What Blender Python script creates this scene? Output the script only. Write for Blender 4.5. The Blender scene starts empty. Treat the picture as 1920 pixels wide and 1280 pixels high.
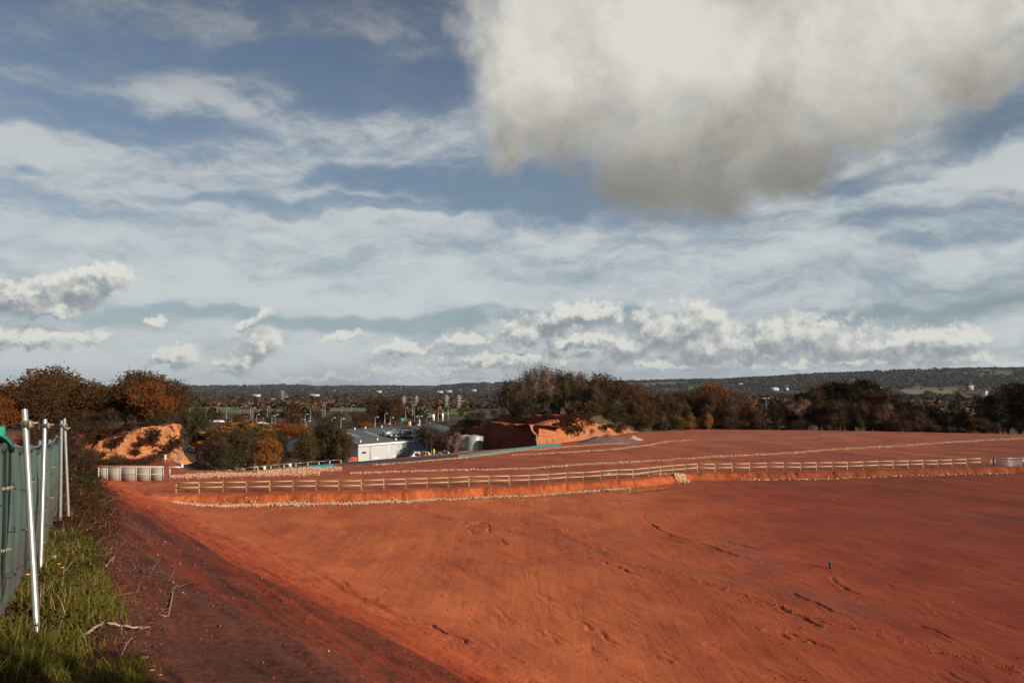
import bpy, math, random
import numpy as np
from mathutils import Vector, Matrix

# ------------------------------------------------------------------ camera
F_PX = 1493.3
PITCH = math.radians(3.22)
EYE = 12.0
scene = bpy.context.scene
COL = scene.collection
cam_d = bpy.data.cameras.new("camera")
cam_d.lens = 28.0
cam_d.sensor_width = 36.0
cam_d.clip_start = 0.05
cam_d.clip_end = 60000.0
cam = bpy.data.objects.new("camera", cam_d)
COL.objects.link(cam)
cam.location = (0, 0, EYE)
cam.rotation_euler = (math.radians(90) + PITCH, 0, 0)
scene.camera = cam

def ray(px, py):
    u = (px - 960) / F_PX; v = (640 - py) / F_PX
    return (u, math.cos(PITCH) - v * math.sin(PITCH), math.sin(PITCH) + v * math.cos(PITCH))
def at(px, py, y):
    d = ray(px, py); k = y / d[1]
    return Vector((d[0] * k, y, EYE + d[2] * k))

# ------------------------------------------------------------------ light and exposure
SUN_AZ = math.radians(130.0)       # clockwise from +Y
SUN_EL = math.radians(18.0)
scene.view_settings.view_transform = 'Standard'
scene.view_settings.look = 'None'
scene.view_settings.exposure = 0.60
scene.view_settings.gamma = 1.0
sd = Vector((math.sin(SUN_AZ) * math.cos(SUN_EL), math.cos(SUN_AZ) * math.cos(SUN_EL), math.sin(SUN_EL)))
sun_d = bpy.data.lights.new("sun", 'SUN')
sun_d.energy = 5.0
sun_d.angle = math.radians(0.6)
sun_d.color = (1.0, 0.86, 0.70)
sun = bpy.data.objects.new("sun", sun_d)
COL.objects.link(sun)
sun.rotation_euler = sd.to_track_quat('Z', 'Y').to_euler()

# ------------------------------------------------------------------ node helper
class NT:
    def __init__(s, tree): s.t = tree; s.n = tree.nodes; s.l = tree.links
    def new(s, typ, **kw):
        n = s.n.new(typ)
        for k, v in kw.items(): setattr(n, k, v)
        return n
    def put(s, sock, v):
        if isinstance(v, bpy.types.NodeSocket): s.l.new(v, sock)
        elif v is not None:
            if sock.type == 'RGBA' and len(v) == 3: v = (*v, 1)
            sock.default_value = v
    def math(s, op, a, b=None, c=None, clamp=False):
        n = s.new('ShaderNodeMath', operation=op, use_clamp=clamp)
        s.put(n.inputs[0], a)
        if b is not None: s.put(n.inputs[1], b)
        if c is not None: s.put(n.inputs[2], c)
        return n.outputs[0]
    def vmath(s, op, a, b=None, c=None):
        n = s.new('ShaderNodeVectorMath', operation=op)
        s.put(n.inputs[0], a)
        if b is not None:
            s.put(n.inputs['Scale' if op == 'SCALE' else 1], b)
        if c is not None: s.put(n.inputs[2], c)
        return n.outputs['Value' if op in ('LENGTH', 'DOT_PRODUCT', 'DISTANCE') else 'Vector']
    def mapping(s, vec, loc=(0, 0, 0), rot=(0, 0, 0), scale=(1, 1, 1), typ='POINT'):
        n = s.new('ShaderNodeMapping', vector_type=typ)
        s.put(n.inputs[0], vec); n.inputs[1].default_value = loc; n.inputs[2].default_value = rot; n.inputs[3].default_value = scale
        return n.outputs[0]
    def noise(s, vec, scale=5, detail=4, rough=.5, dist=0, dims='3D', color=False, lac=2.0):
        n = s.new('ShaderNodeTexNoise', noise_dimensions=dims)
        s.put(n.inputs['Vector'], vec); s.put(n.inputs['Scale'], scale)
        n.inputs['Detail'].default_value = detail; n.inputs['Roughness'].default_value = rough
        n.inputs['Distortion'].default_value = dist; n.inputs['Lacunarity'].default_value = lac
        return n.outputs['Color' if color else 0]
    def sstep(s, v, a, b, lo=0, hi=1):
        n = s.new('ShaderNodeMapRange', interpolation_type='SMOOTHSTEP')
        s.put(n.inputs[0], v); s.put(n.inputs[1], a); s.put(n.inputs[2], b); s.put(n.inputs[3], lo); s.put(n.inputs[4], hi)
        return n.outputs[0]
    def lerp(s, v, a, b, lo=0, hi=1):
        n = s.new('ShaderNodeMapRange', interpolation_type='LINEAR')
        s.put(n.inputs[0], v); s.put(n.inputs[1], a); s.put(n.inputs[2], b); s.put(n.inputs[3], lo); s.put(n.inputs[4], hi)
        return n.outputs[0]
    def mix(s, f, a, b, blend='MIX'):
        n = s.new('ShaderNodeMix', data_type='RGBA', blend_type=blend)
        s.put(n.inputs[0], f); s.put(n.inputs[6], a); s.put(n.inputs[7], b)
        return n.outputs[2]
    def ramp(s, f, stops, interp='LINEAR'):
        n = s.new('ShaderNodeValToRGB'); cr = n.color_ramp; cr.interpolation = interp
        while len(cr.elements) < len(stops): cr.elements.new(.5)
        for e, (p, c) in zip(cr.elements, stops): e.position = p; e.color = (*c, 1)
        s.put(n.inputs[0], f)
        return n.outputs[0]

# ------------------------------------------------------------------ sky (world)
world = bpy.data.worlds.new("World")
scene.world = world
world.use_nodes = True
world.cycles.sampling_method = 'MANUAL'
world.cycles.sample_map_resolution = 512
w = NT(world.node_tree)
w.n.clear()
tc = w.new('ShaderNodeTexCoord')
sky = w.new('ShaderNodeTexSky', sky_type='NISHITA', sun_disc=False, sun_elevation=SUN_EL, sun_rotation=SUN_AZ,
            altitude=100, air_density=1.0, dust_density=0.6, ozone_density=2.5)
sep = w.new('ShaderNodeSeparateXYZ'); w.l.new(tc.outputs['Generated'], sep.inputs[0])
az = w.math('ARCTAN2', sep.outputs[0], sep.outputs[1])
el = w.math('ARCSINE', sep.outputs[2])
cmb = w.new('ShaderNodeCombineXYZ')
w.put(cmb.inputs[0], w.math('MULTIPLY', az, 10.0)); w.put(cmb.inputs[1], w.math('MULTIPLY', el, 10.0))
P = cmb.outputs[0]                  # heading and height above the horizon, in tenths of a radian
def S(px, py):
    d = Vector(ray(px, py)).normalized()
    return math.atan2(d.x, d.y) * 10, math.asin(d.z) * 10
def warp(vec, scale, amp, detail=3, off=0.0):
    c = w.noise(w.mapping(vec, loc=(off, off * .7, off * .3)), scale, detail, .55, color=True)
    return w.vmath('ADD', vec, w.vmath('SCALE', w.vmath('SUBTRACT', c, (.5, .5, .5)), amp))
def smin_ell(vec, ells, k=.25):
    """ells: (px, py, rx_px, ry_px, rot_deg); returns the smooth minimum of the elliptic distances"""
    out = None
    for (px, py, rx, ry, rot) in ells:
        cx, cy = S(px, py)
        m = w.mapping(vec, loc=(cx, cy, 0), rot=(0, 0, math.radians(rot)), scale=(rx / 149.3, ry / 149.3, 1), typ='TEXTURE')
        L = w.vmath('LENGTH', m)
        if out is None: out = L
        else:
            n = w.new('ShaderNodeMath', operation='SMOOTH_MIN'); w.put(n.inputs[0], out); w.put(n.inputs[1], L); n.inputs[2].default_value = k
            out = n.outputs[0]
    return out

# high thin cloud: streaks, a broad veil, blue gaps between
Pc = warp(P, .55, 1.3, 3, 3.1)
st1 = w.noise(w.mapping(Pc, rot=(0, 0, math.radians(-9)), scale=(.11, .95, 1)), 1.5, 9, .58, .25)
st2 = w.noise(w.mapping(warp(P, 1.6, .5, 3, 8.0), rot=(0, 0, math.radians(-13)), scale=(.28, 1.5, 1)), 2.4, 9, .68, .2)
veil = w.math('SUBTRACT', 1.0, smin_ell(warp(P, .5, .9, 2, 5), [(330, 345, 640, 78, -7), (700, 265, 320, 50, 4), (1300, 480, 900, 70, 2), (300, 480, 700, 60, 0), (900, 665, 1300, 62, 0),
     (1500, 545, 800, 60, 0), (600, 560, 600, 50, 0), (1750, 370, 240, 60, 16), (330, 190, 70, 34, 10), (440, 205, 50, 20, 0), (520, 182, 50, 22, 0), (250, 60, 300, 36, 5)], .3))
gap = w.math('SUBTRACT', 1.0, smin_ell(warp(P, .7, .9, 3, 9), [(720, 150, 250, 58, 10), (130, 225, 260, 34, 4), (740, 335, 190, 22, 4), (1010, 350, 260, 38, 0), (560, 90, 260, 30, 8),
     (1800, 420, 200, 44, -2), (1660, 330, 190, 22, 12), (1870, 235, 130, 35, 8), (700, 385, 420, 16, 3), (1890, 40, 90, 60, 0), (940, 600, 900, 16, 0)], .25))
st3 = w.noise(w.mapping(warp(P, 3.0, .35, 3, 2.0), rot=(0, 0, math.radians(-20)), scale=(.55, 2.4, 1)), 3.4, 8, .7, .2)
dens = w.math('ADD', w.math('MULTIPLY', w.math('SUBTRACT', st1, .5), 3.6), w.math('MULTIPLY', w.math('SUBTRACT', st2, .5), w.lerp(w.math('MULTIPLY', el, 10.0), .5, 3.2, .8, 1.8)))
dens = w.math('ADD', dens, w.math('MULTIPLY', w.math('SUBTRACT', st3, .5), w.lerp(w.math('MULTIPLY', el, 10.0), .5, 3.2, .4, 1.1)))
dens = w.math('ADD', dens, w.sstep(veil, -.5, .6, -.10, .46))
dens = w.math('SUBTRACT', dens, w.sstep(gap, -.35, .5, 0, .72))
elv = w.math('MULTIPLY', el, 10.0)
dens = w.math('ADD', dens, w.lerp(elv, 0.0, 3.5, .40, .12))
cir_a = w.sstep(dens, -.70, .95, .24, .97)

# one large low cloud overhead to the right
big_e = [(1030, 40, 165, 170, 0), (1010, 190, 130, 110, 0), (1220, 60, 300, 230, 0), (1240, 300, 140, 118, 0), (1380, 240, 190, 130, 0), (1330, 365, 130, 46, 0), (1560, 60, 300, 215, 0),
         (1600, 215, 120, 70, 10), (1780, 30, 150, 130, 10), (1800, 150, 140, 60, 14), (960, 262, 75, 60, 20), (1470, 300, 120, 70, 12), (1100, -240, 300, 260, 0), (1650, -240, 420, 260, 0), (1080, 240, 130, 70, 0)]
Pb = warp(P, 1.3, .75, 8, 1.7)
bd = w.math('SUBTRACT', 1.0, smin_ell(Pb, big_e, .22))
bn = w.noise(P, 1.9, 12, .67, .15)
bd = w.math('ADD', bd, w.math('MULTIPLY', w.math('SUBTRACT', bn, .5), .78))
big_a = w.sstep(bd, -.24, .56)
bshade = w.math('ADD', w.lerp(elv, 2.05, 3.8, .0, 1.0), w.math('MULTIPLY', w.math('SUBTRACT', w.noise(P, .75, 5, .5, .4), .5), 1.1))
bshade = w.math('ADD', bshade, w.math('MULTIPLY', w.math('SUBTRACT', w.noise(Pb, 2.6, 10, .66), .5), .45))
bshade = w.math('ADD', bshade, w.sstep(bd, .0, .5, .10, -.06))
big_c = w.ramp(bshade, [(0.0, (.155, .153, .142)), (.30, (.20, .195, .174)), (.60, (.305, .298, .268)), (1.0, (.47, .455, .405))])

# cumulus low over the horizon, flat-based with lit heaps
cum_e = [(35, 547.92, 94.08, 38.08, 4), (150, 539.4, 78.4, 33.6, 20), (205, 520.88, 38.08, 29.12, 0), (90, 569.84, 89.6, 20.16, 0), (50, 637.24, 67.2, 25.76, 0), (120, 630.56, 78.4, 13.44, 4), (-40, 636.88, 67.2, 29.12, 0),
         (325, 676.08, 42.56, 17.92, 8), (348, 659.6, 33.6, 22.4, 0), (455, 677.84, 51.52, 20.16, 4), (490, 651.64, 49.28, 31.36, 30), (516, 638.56, 17.92, 13.44, 0), (478, 601.32, 40.32, 15.68, 30), (640, 634.8, 42.56, 11.2, 18), (298, 598.8, 20.16, 11.2, 0),
         (760, 650.8, 87.84, 12.2, 4), (880, 637.6, 56.12, 24.4, 0), (1000, 622.12, 85.4, 29.28, 4), (1050, 591.88, 80.52, 31.72, 0), (1110, 586.64, 73.2, 34.16, -6), (1080, 638.08, 134.2, 19.52, 0), (960, 673.56, 183, 14.64, 0),
         (1180, 648.64, 73.2, 34.16, 0), (1250, 616.96, 78.08, 51.24, 0), (1300, 605.92, 70.76, 41.48, 0), (1330, 643.68, 134.2, 43.92, 0), (1450, 634.96, 109.8, 51.24, 0), (1530, 624.16, 78.08, 39.04, 0), (1590, 645.92, 109.8, 41.48, 0),
         (1680, 645.12, 78.08, 29.28, 0), (1760, 646.88, 78.08, 31.72, 0), (1805, 635.12, 53.68, 29.28, 0), (1830, 676.56, 73.2, 14.64, 0), (1280, 682.8, 207.4, 12.2, 0), (1560, 682.92, 268.4, 10.98, 0), (840, 689.28, 195.2, 7.32, 0), (680, 707.4, 336, 5.6, 0)]
def cum_d(vec):
    v = w.vmath('ADD', vec, w.vmath('SCALE', w.vmath('SUBTRACT', w.noise(vec, 3.0, 8, .68, color=True), (.5, .5, .5)), .62))
    d = w.math('SUBTRACT', 1.0, smin_ell(v, cum_e, .22))
    n = w.noise(vec, 6.0, 8, .62)
    vo = w.new('ShaderNodeTexVoronoi', feature='SMOOTH_F1'); w.put(vo.inputs['Vector'], v); vo.inputs['Scale'].default_value = 5.2
    vo.inputs['Smoothness'].default_value = .35
    return w.math('ADD', w.math('ADD', d, w.math('MULTIPLY', w.math('SUBTRACT', n, .5), .9)), w.math('MULTIPLY', w.math('SUBTRACT', .42, vo.outputs['Distance']), .55))
cd = cum_d(P)
cd2 = cum_d(w.vmath('ADD', P, (.085, .13, 0)))
cum_a = w.sstep(cd, -.12, .42)
cs = w.math('ADD', .50, w.math('MULTIPLY', w.math('SUBTRACT', cd, cd2), .95))
cs = w.math('ADD', cs, w.math('MULTIPLY', w.math('SUBTRACT', w.noise(P, 2.0, 3, .5), .5), .55))
cum_c = w.ramp(cs, [(0.0, (.165, .188, .205)), (.36, (.225, .245, .255)), (.62, (.33, .34, .33)), (1.0, (.50, .495, .455))])

bgs = w.new('ShaderNodeBackground'); w.put(bgs.inputs[0], w.mix(1.0, sky.outputs[0], (.96, .93, .91), 'MULTIPLY')); bgs.inputs[1].default_value = .048
def bg(color, st=1.0):
    n = w.new('ShaderNodeBackground'); w.put(n.inputs[0], color); n.inputs[1].default_value = st; return n.outputs[0]
def mixs(f, a, b):
    n = w.new('ShaderNodeMixShader'); w.put(n.inputs[0], f); w.l.new(a, n.inputs[1]); w.l.new(b, n.inputs[2]); return n.outputs[0]
cir_c = w.ramp(w.lerp(elv, 0, 4.9), [(0, (.335, .368, .385)), (.35, (.315, .346, .365)), (.62, (.275, .303, .322)), (.85, (.150, .166, .196)), (1, (.095, .104, .130))])
cir_c = w.mix(1.0, cir_c, w.mix(w.sstep(dens, -.2, 1.1), (.74, .80, .88), (1.22, 1.19, 1.14)), 'MULTIPLY')
s1 = mixs(cir_a, bgs.outputs[0], bg(cir_c))
s2 = mixs(w.math('MULTIPLY', cum_a, w.sstep(elv, -.02, .35, .65, .97)), s1, bg(cum_c))
s3 = mixs(big_a, s2, bg(big_c))
wo = w.new('ShaderNodeOutputWorld'); w.l.new(s3, wo.inputs[0])
# ------------------------------------------------------------------ numpy noise
_rng = np.random.RandomState(7)
_perm = _rng.permutation(4096).astype(np.int64)
_val = _rng.rand(4096).astype(np.float32)
def vnoise(x, y, seed=0):
    x = np.asarray(x, dtype=np.float64); y = np.asarray(y, dtype=np.float64)
    xi = np.floor(x).astype(np.int64); yi = np.floor(y).astype(np.int64)
    fx = x - xi; fy = y - yi
    fx = fx * fx * (3 - 2 * fx); fy = fy * fy * (3 - 2 * fy)
    def h(a, b): return _val[_perm[(a + _perm[(b + seed * 131) & 4095]) & 4095]]
    v00 = h(xi, yi); v10 = h(xi + 1, yi); v01 = h(xi, yi + 1); v11 = h(xi + 1, yi + 1)
    return (v00 * (1 - fx) + v10 * fx) * (1 - fy) + (v01 * (1 - fx) + v11 * fx) * fy
def fbm(x, y, oct=4, seed=0, gain=.5):
    a = 1.0; s = 0.0; t = 0.0
    for o in range(oct):
        s = s + a * (vnoise(x * 2 ** o + 17.3 * o, y * 2 ** o + 5.1 * o, seed + o) - .5); t += a; a *= gain
    return s / t * 2
def sst(v, a, b):
    t = np.clip((v - a) / (b - a), 0, 1); return t * t * (3 - 2 * t)

# ------------------------------------------------------------------ the lie of the land
EX = np.array([-200, -60, -32.7, -14.4, 2.4, 15.3, 23.2, 37.5, 70, 110, 200.]); EY = np.array([78, 79, 80, 83, 88.7, 95.3, 101.8, 103.6, 111.3, 118, 130.])
RX = np.array([-220, -60, -44, -33.8, -24, -10.6, 7, 30, 45, 70, 114, 200, 320.]); RY = np.array([150, 135, 106, 106, 117, 133, 151, 188, 199, 197, 182, 170, 160.])
def edge_y(x): return np.interp(x, EX, EY) + .5 * fbm(x * .35, x * 0 + 3, 3, 5)
def rear_y(x): return np.interp(x, RX, RY)
CLX = np.array([-140, -90, -66, -56, -50.5, -49.0]); CLY = np.array([112, 117, 121, 122, 124, 133.])
C2X = np.array([-40, -19, -12, -9.6, -4, .5, 4.7, 7, 10.4, 12.5, 15.8, 20, 25.3, 30.7, 45, 60, 100]); C2Y = np.array([200, 190, 184, 180, 168, 160, 153.5, 156, 159, 162, 169, 176, 184, 190, 201, 201, 190.])
def bank_st(x, y):
    vx = x - 0.9; vy = y - 34.7
    return -.8 * vx - .6 * vy, -.6 * vx + .8 * vy
RILLS = [
 ([(1205, 968), (1215, 980), (1235, 992), (1262, 1005), (1300, 1016), (1332, 1026), (1372, 1041), (1420, 1052)], .16, .10),
 ([(1500, 922), (1530, 931), (1555, 936), (1600, 940), (1640, 945), (1700, 949), (1760, 956), (1840, 962), (1920, 975)], .20, .14),
 ([(1615, 928), (1700, 930), (1760, 931), (1850, 938), (1925, 942)], .12, .10),
 ([(888, 1000), (874, 990), (880, 984), (900, 979), (918, 984), (912, 992), (925, 999), (926, 1008), (950, 1020)], .13, .09),
 ([(770, 952), (800, 962), (830, 970), (852, 976)], .10, .08),
 ([(1495, 1115), (1510, 1124), (1540, 1136), (1570, 1146), (1600, 1158)], .16, .06),
 ([(1466, 1140), (1482, 1150), (1510, 1160), (1532, 1168)], .14, .05),
 ([(1080, 1040), (1130, 1052), (1170, 1068), (1200, 1080)], .12, .06),
 ([(1342, 1008), (1365, 1017), (1380, 1022), (1425, 1030)], .12, .07),
 ([(1440, 1183), (1490, 1192), (1560, 1215), (1620, 1225)], .12, .05),
 ([(1555, 1080), (1575, 1098), (1600, 1110)], .08, .05),
 ([(1720, 1170), (1760, 1185), (1830, 1210), (1900, 1240)], .12, .05),
 ([(1040, 1140), (1080, 1165), (1130, 1190), (1200, 1222), (1260, 1240)], .10, .04),
 ([(1350, 1250), (1400, 1262), (1450, 1276)], .10, .04),
 ([(560, 1080), (640, 1120), (720, 1160), (800, 1200), (900, 1260)], .12, .06),
]
RIDGE = [([(1040, 992), (1090, 1016), (1150, 1042), (1200, 1062), (1260, 1075), (1330, 1092), (1390, 1112), (1440, 1130), (1500, 1152), (1570, 1168), (1640, 1185), (1700, 1205), (1780, 1225), (1850, 1240), (1930, 1262)], .16, .45),
         ([(760, 948), (830, 972), (900, 985), (980, 1000), (1060, 1030)], .05, .35)]
_rr = random.Random(44)
for _i in range(70):
    _x, _y = _rr.uniform(420, 1900), _rr.uniform(950, 1265)
    if (_y - 945) < (900 - _x) * .42: continue
    _sl = .10 + .50 * min(1, max(0, (1500 - _x) / 1000)) + .25 * (_y - 950) / 320; _p = [(_x, _y)]
    for _k in range(_rr.randint(3, 8)):
        _st = _rr.uniform(12, 30); _x += _st; _y += _st * (_sl + _rr.uniform(-.22, .22)); _p.append((_x, _y))
    RILLS.append((_p, _rr.uniform(.035, .075), .07))
def flat_hit(px, py, z=0.0):
    d = ray(px, py); k = (z - EYE) / d[2]; return d[0] * k, d[1] * k
def poly_dist(x, y, pts):
    best = np.full(x.shape, 1e9)
    for (a, b) in zip(pts[:-1], pts[1:]):
        dx, dy = b[0] - a[0], b[1] - a[1]; L = dx * dx + dy * dy + 1e-9
        t = np.clip(((x - a[0]) * dx + (y - a[1]) * dy) / L, 0, 1)
        best = np.minimum(best, np.hypot(x - a[0] - t * dx, y - a[1] - t * dy))
    return best
_rill = [([flat_hit(*p) for p in pts], d, max(wd, .11)) for pts, d, wd in RILLS]
_ridge = [([flat_hit(*p) for p in pts], d, wd) for pts, d, wd in RIDGE]
RIDGE_TOP_PX = np.array([-3000, -600, 0, 330, 500, 515, 575, 590, 700, 850, 870, 950, 1100, 1200, 1350, 1500, 1600, 1680, 1760, 1920, 2600, 5000.])
RIDGE_TOP_Y = np.array([722, 724, 724, 723.5, 722.5, 721, 721, 723, 723, 722.5, 720, 718.5, 717, 715, 712.5, 706, 702, 698, 697, 697, 701, 714.])
def H(x, y, fine=True):
    x = np.asarray(x, dtype=np.float64); y = np.asarray(y, dtype=np.float64)
    r = np.hypot(x, y)
    ey = edge_y(x)
    # lower floor, the cut bank and the terrace above it
    z = sst(y, ey + .15, ey + 1.45) * np.interp(x, [-40, 20, 70], [.95, .85, .72])
    z = z + sst(y, ey, ey + 90) * np.interp(x, [-40, 0, 30, 120], [0, .1, .55, .6])
    # behind the rear edge the land falls to the valley
    e = y - rear_y(x)
    drop = np.interp(e, [-1e9, 0, 3, 14, 45, 140, 450, 1200, 2600, 4200, 1e5], [0, 0, .5, 3.0, 6.0, 8.5, 15.0, 21.0, 27.0, 33, 33])
    dropr = np.interp(e, [-1e9, 0, 4, 30, 60, 160, 450, 1200, 2600, 4200, 1e5], [0, 0, .6, 3.0, 5.0, 9.0, 12.0, 15.0, 24.0, 33, 33])
    kk = sst(x, 20, 45)
    z = z - (drop * (1 - kk) + dropr * kk)
    # wooded mound behind the two cut terraces
    m = np.exp(-(((x - 34) / 30) ** 2 + ((y - 204) / 14) ** 2) ** 1.3) * 4.5
    m = m + np.exp(-(((x - 15) / 17) ** 2 + ((y - 181) / 12) ** 2) ** 1.2) * 6.5
    c2 = np.interp(x, C2X, C2Y)
    z = z + m * sst(y - c2, .8, 4.5)
    # wooded hill behind the sandstone face on the left
    cy = np.interp(x, CLX, CLY)
    hl = sst(y, cy + 1.5, cy + 7) * sst(-x, 50.5, 55) * 5.4
    hl = hl * sst(-(x + .402 * y), 0, 3.5) * (1 - sst(y, 175, 200)) * (1 - sst(-x, 150, 240)) * np.interp(x, [-75, -66, -58], [.75, .85, 1.0])
    z = z + hl + hl / 5.4 * 4.0 * sst(e, 0, 40)
    # bank on which the camera stands
    s, t = bank_st(x, y)
    k = np.interp(t, [-20, 0, 18, 35], [.565, .565, .575, .59])
    prof = k * np.where(s < 8, np.maximum(s + 4.0, 0) ** 2 / 24.0, s - 2.0) 
    crest = np.interp(t, [-60, -20, -11, 18, 31, 45, 60, 80, 95], [10.3, 10.3, 9.9, 8.6, 7.0, 5.1, 3.1, 1.2, .0])
    cc = crest + np.clip((s - 20) * .02, 0, .3)
    kk = 1.0
    hh = np.clip(.5 + .5 * (cc - prof) / kk, 0, 1)
    bank = np.maximum(cc * (1 - hh) + prof * hh - kk * hh * (1 - hh), np.where(s > -4, 0, -99))
    bank = bank * (1 - sst(s, 45, 75))
    z = np.where(s > -4.0, np.maximum(z, bank), z)
    # far hills closing the horizon
    pxd = 960 + F_PX * np.tan(np.clip(np.arctan2(x, np.maximum(y, 1e-3)), -1.2, 1.2))
    pxd = np.where(y <= 0, np.sign(x) * 5000, pxd)
    top = np.interp(pxd, RIDGE_TOP_PX, RIDGE_TOP_Y)
    rr = np.interp(pxd, [800, 900, 1400], [9500, 6500, 6000])
    hz = EYE + (724 - top) / F_PX * rr
    up = sst(r, rr * .50, rr)
    z = z * (1 - up) + hz * up
    z = z + up * (1 - sst(r, rr * .93, rr)) * fbm(x / 500, y / 500, 4, 3) * 7 + sst(r, rr * .9, rr) * fbm(x / 260, y / 260, 4, 9) * 3.0
    z = z - sst(r, rr * 1.04, rr * 2.2) * 260
    # roughness
    z = z + fbm(x / 160, y / 160, 4, 21) * 2.2 * sst(e, 60, 500) * (1 - up)
    if fine:
        near = (1 - sst(r, 200, 320))
        site = near * (e < 0) * (s <= -2)
        z = z + site * (fbm(x * .12, y * .12, 3, 31) * .10 + fbm((x * .87 + y * .5) * .9, (-x * .5 + y * .87) * .16, 4, 33) * .07)
        inb = (y > ey) & (y < ey + 1.6)
        z = z - inb * sst(y, ey + .1, ey + .8) * (np.clip(fbm(x * 1.3, y * .5, 3, 39) - .05, 0, 1) * .45 + np.abs(fbm(x * 3.1, y * .9, 2, 38)) * .14)
        bk = sst(s, -.5, 2.5) * near
        z = z + bk * (fbm(s * .6, t * .12, 4, 41) * .30 + fbm(s * 1.7, t * .22, 3, 44) * .12 + fbm(s * 3.2, t * .9, 4, 43) * .055 + fbm(x * 7, y * 7, 3, 47) * .022 * (1 - sst(r, 20, 60)))
        reg = (r > 24) & (r < 110) & (y > 20)
        if np.any(reg):
            xs = x[reg] + .30 * fbm(x[reg] * 1.1, y[reg] * .9, 3, 51); ys = y[reg] + .8 * fbm(x[reg] * 1.1, y[reg] * .7, 3, 53)
            dz = np.zeros(xs.shape)
            for pts, dp, wd in _rill:
                q_ = np.array(pts); bb = (xs > q_[:, 0].min() - 1) & (xs < q_[:, 0].max() + 1) & (ys > q_[:, 1].min() - 1) & (ys < q_[:, 1].max() + 1)
                if not bb.any(): continue
                d = poly_dist(xs[bb], ys[bb], pts); am_ = .55 * np.clip(.7 + 1.2 * fbm(xs[bb] * .7, ys[bb] * .4, 2, 57), .1, 1.4)
                dz[bb] += am_ * dp * (.35 * np.exp(-((d - wd * 2.2) / wd) ** 2) - np.exp(-(d / wd) ** 2))
            for pts, dp, wd in _ridge:
                d = poly_dist(xs, ys, pts)
                dz += np.exp(-(d / wd) ** 2) * dp * .6 * (.6 + .5 * np.clip(fbm(xs * 2.1, ys * 1.1, 4, 55), -.5, 1))
            z[reg] += dz
    return z
def h1(x, y): return float(H(np.array([x], dtype=float), np.array([y], dtype=float), True)[0])
_ys = np.concatenate([np.linspace(2.2, 60, 500), np.geomspace(60, 300, 1400)[1:], np.geomspace(300, 14000, 900)[1:]])
def hit(px, py):
    """where the sight line through a pixel of the photograph meets the ground"""
    d = ray(px, py); k = _ys / d[1]
    zz = EYE + d[2] * k; hh_ = H(d[0] * k, _ys, False)
    i = int(np.argmax(zz < hh_))
    if i == 0: i = len(_ys) - 1
    a = zz[i - 1] - hh_[i - 1]; b = zz[i] - hh_[i]
    f = a / (a - b + 1e-9); yy = _ys[i - 1] + f * (_ys[i] - _ys[i - 1]); kk_ = yy / d[1]
    x_ = d[0] * kk_
    return Vector((x_, yy, h1(x_, yy)))

# ------------------------------------------------------------------ object helpers
def tag(o, label=None, cat=None, group=None, kind=None):
    if label: o['label'] = label
    if cat: o['category'] = cat
    if group: o['group'] = group
    if kind: o['kind'] = kind
    return o
def link(o, parent=None):
    COL.objects.link(o)
    if parent is not None: o.parent = parent
    return o
def empty(name, loc=(0, 0, 0), rz=0.0):
    o = bpy.data.objects.new(name, None); COL.objects.link(o); o.location = loc; o.rotation_euler = (0, 0, rz); o.empty_display_size = .2
    return o
def mesh_np(name, co, faces, mat=None, parent=None, smooth=False, nsides=4, mats=None):
    """faces: int array (n,k) of one size, or a list of such arrays"""
    me = bpy.data.meshes.new(name)
    fl = faces if isinstance(faces, list) else [faces]
    fl = [np.asarray(f, dtype=np.int32) for f in fl if len(f)]
    nl = sum(f.size for f in fl); nf = sum(len(f) for f in fl)
    me.vertices.add(len(co)); me.vertices.foreach_set('co', np.asarray(co, dtype=np.float32).ravel())
    me.loops.add(nl); me.polygons.add(nf)
    me.loops.foreach_set('vertex_index', np.concatenate([f.ravel() for f in fl]))
    st = []; p = 0
    for f in fl:
        st.append(np.arange(len(f), dtype=np.int32) * f.shape[1] + p); p += f.size
    me.polygons.foreach_set('loop_start', np.concatenate(st))
    me.update(calc_edges=True); me.validate()
    if smooth: me.polygons.foreach_set('use_smooth', np.ones(len(me.polygons), dtype=bool))
    if mat: me.materials.append(mat)
    o = bpy.data.objects.new(name, me)
    return link(o, parent)
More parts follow.
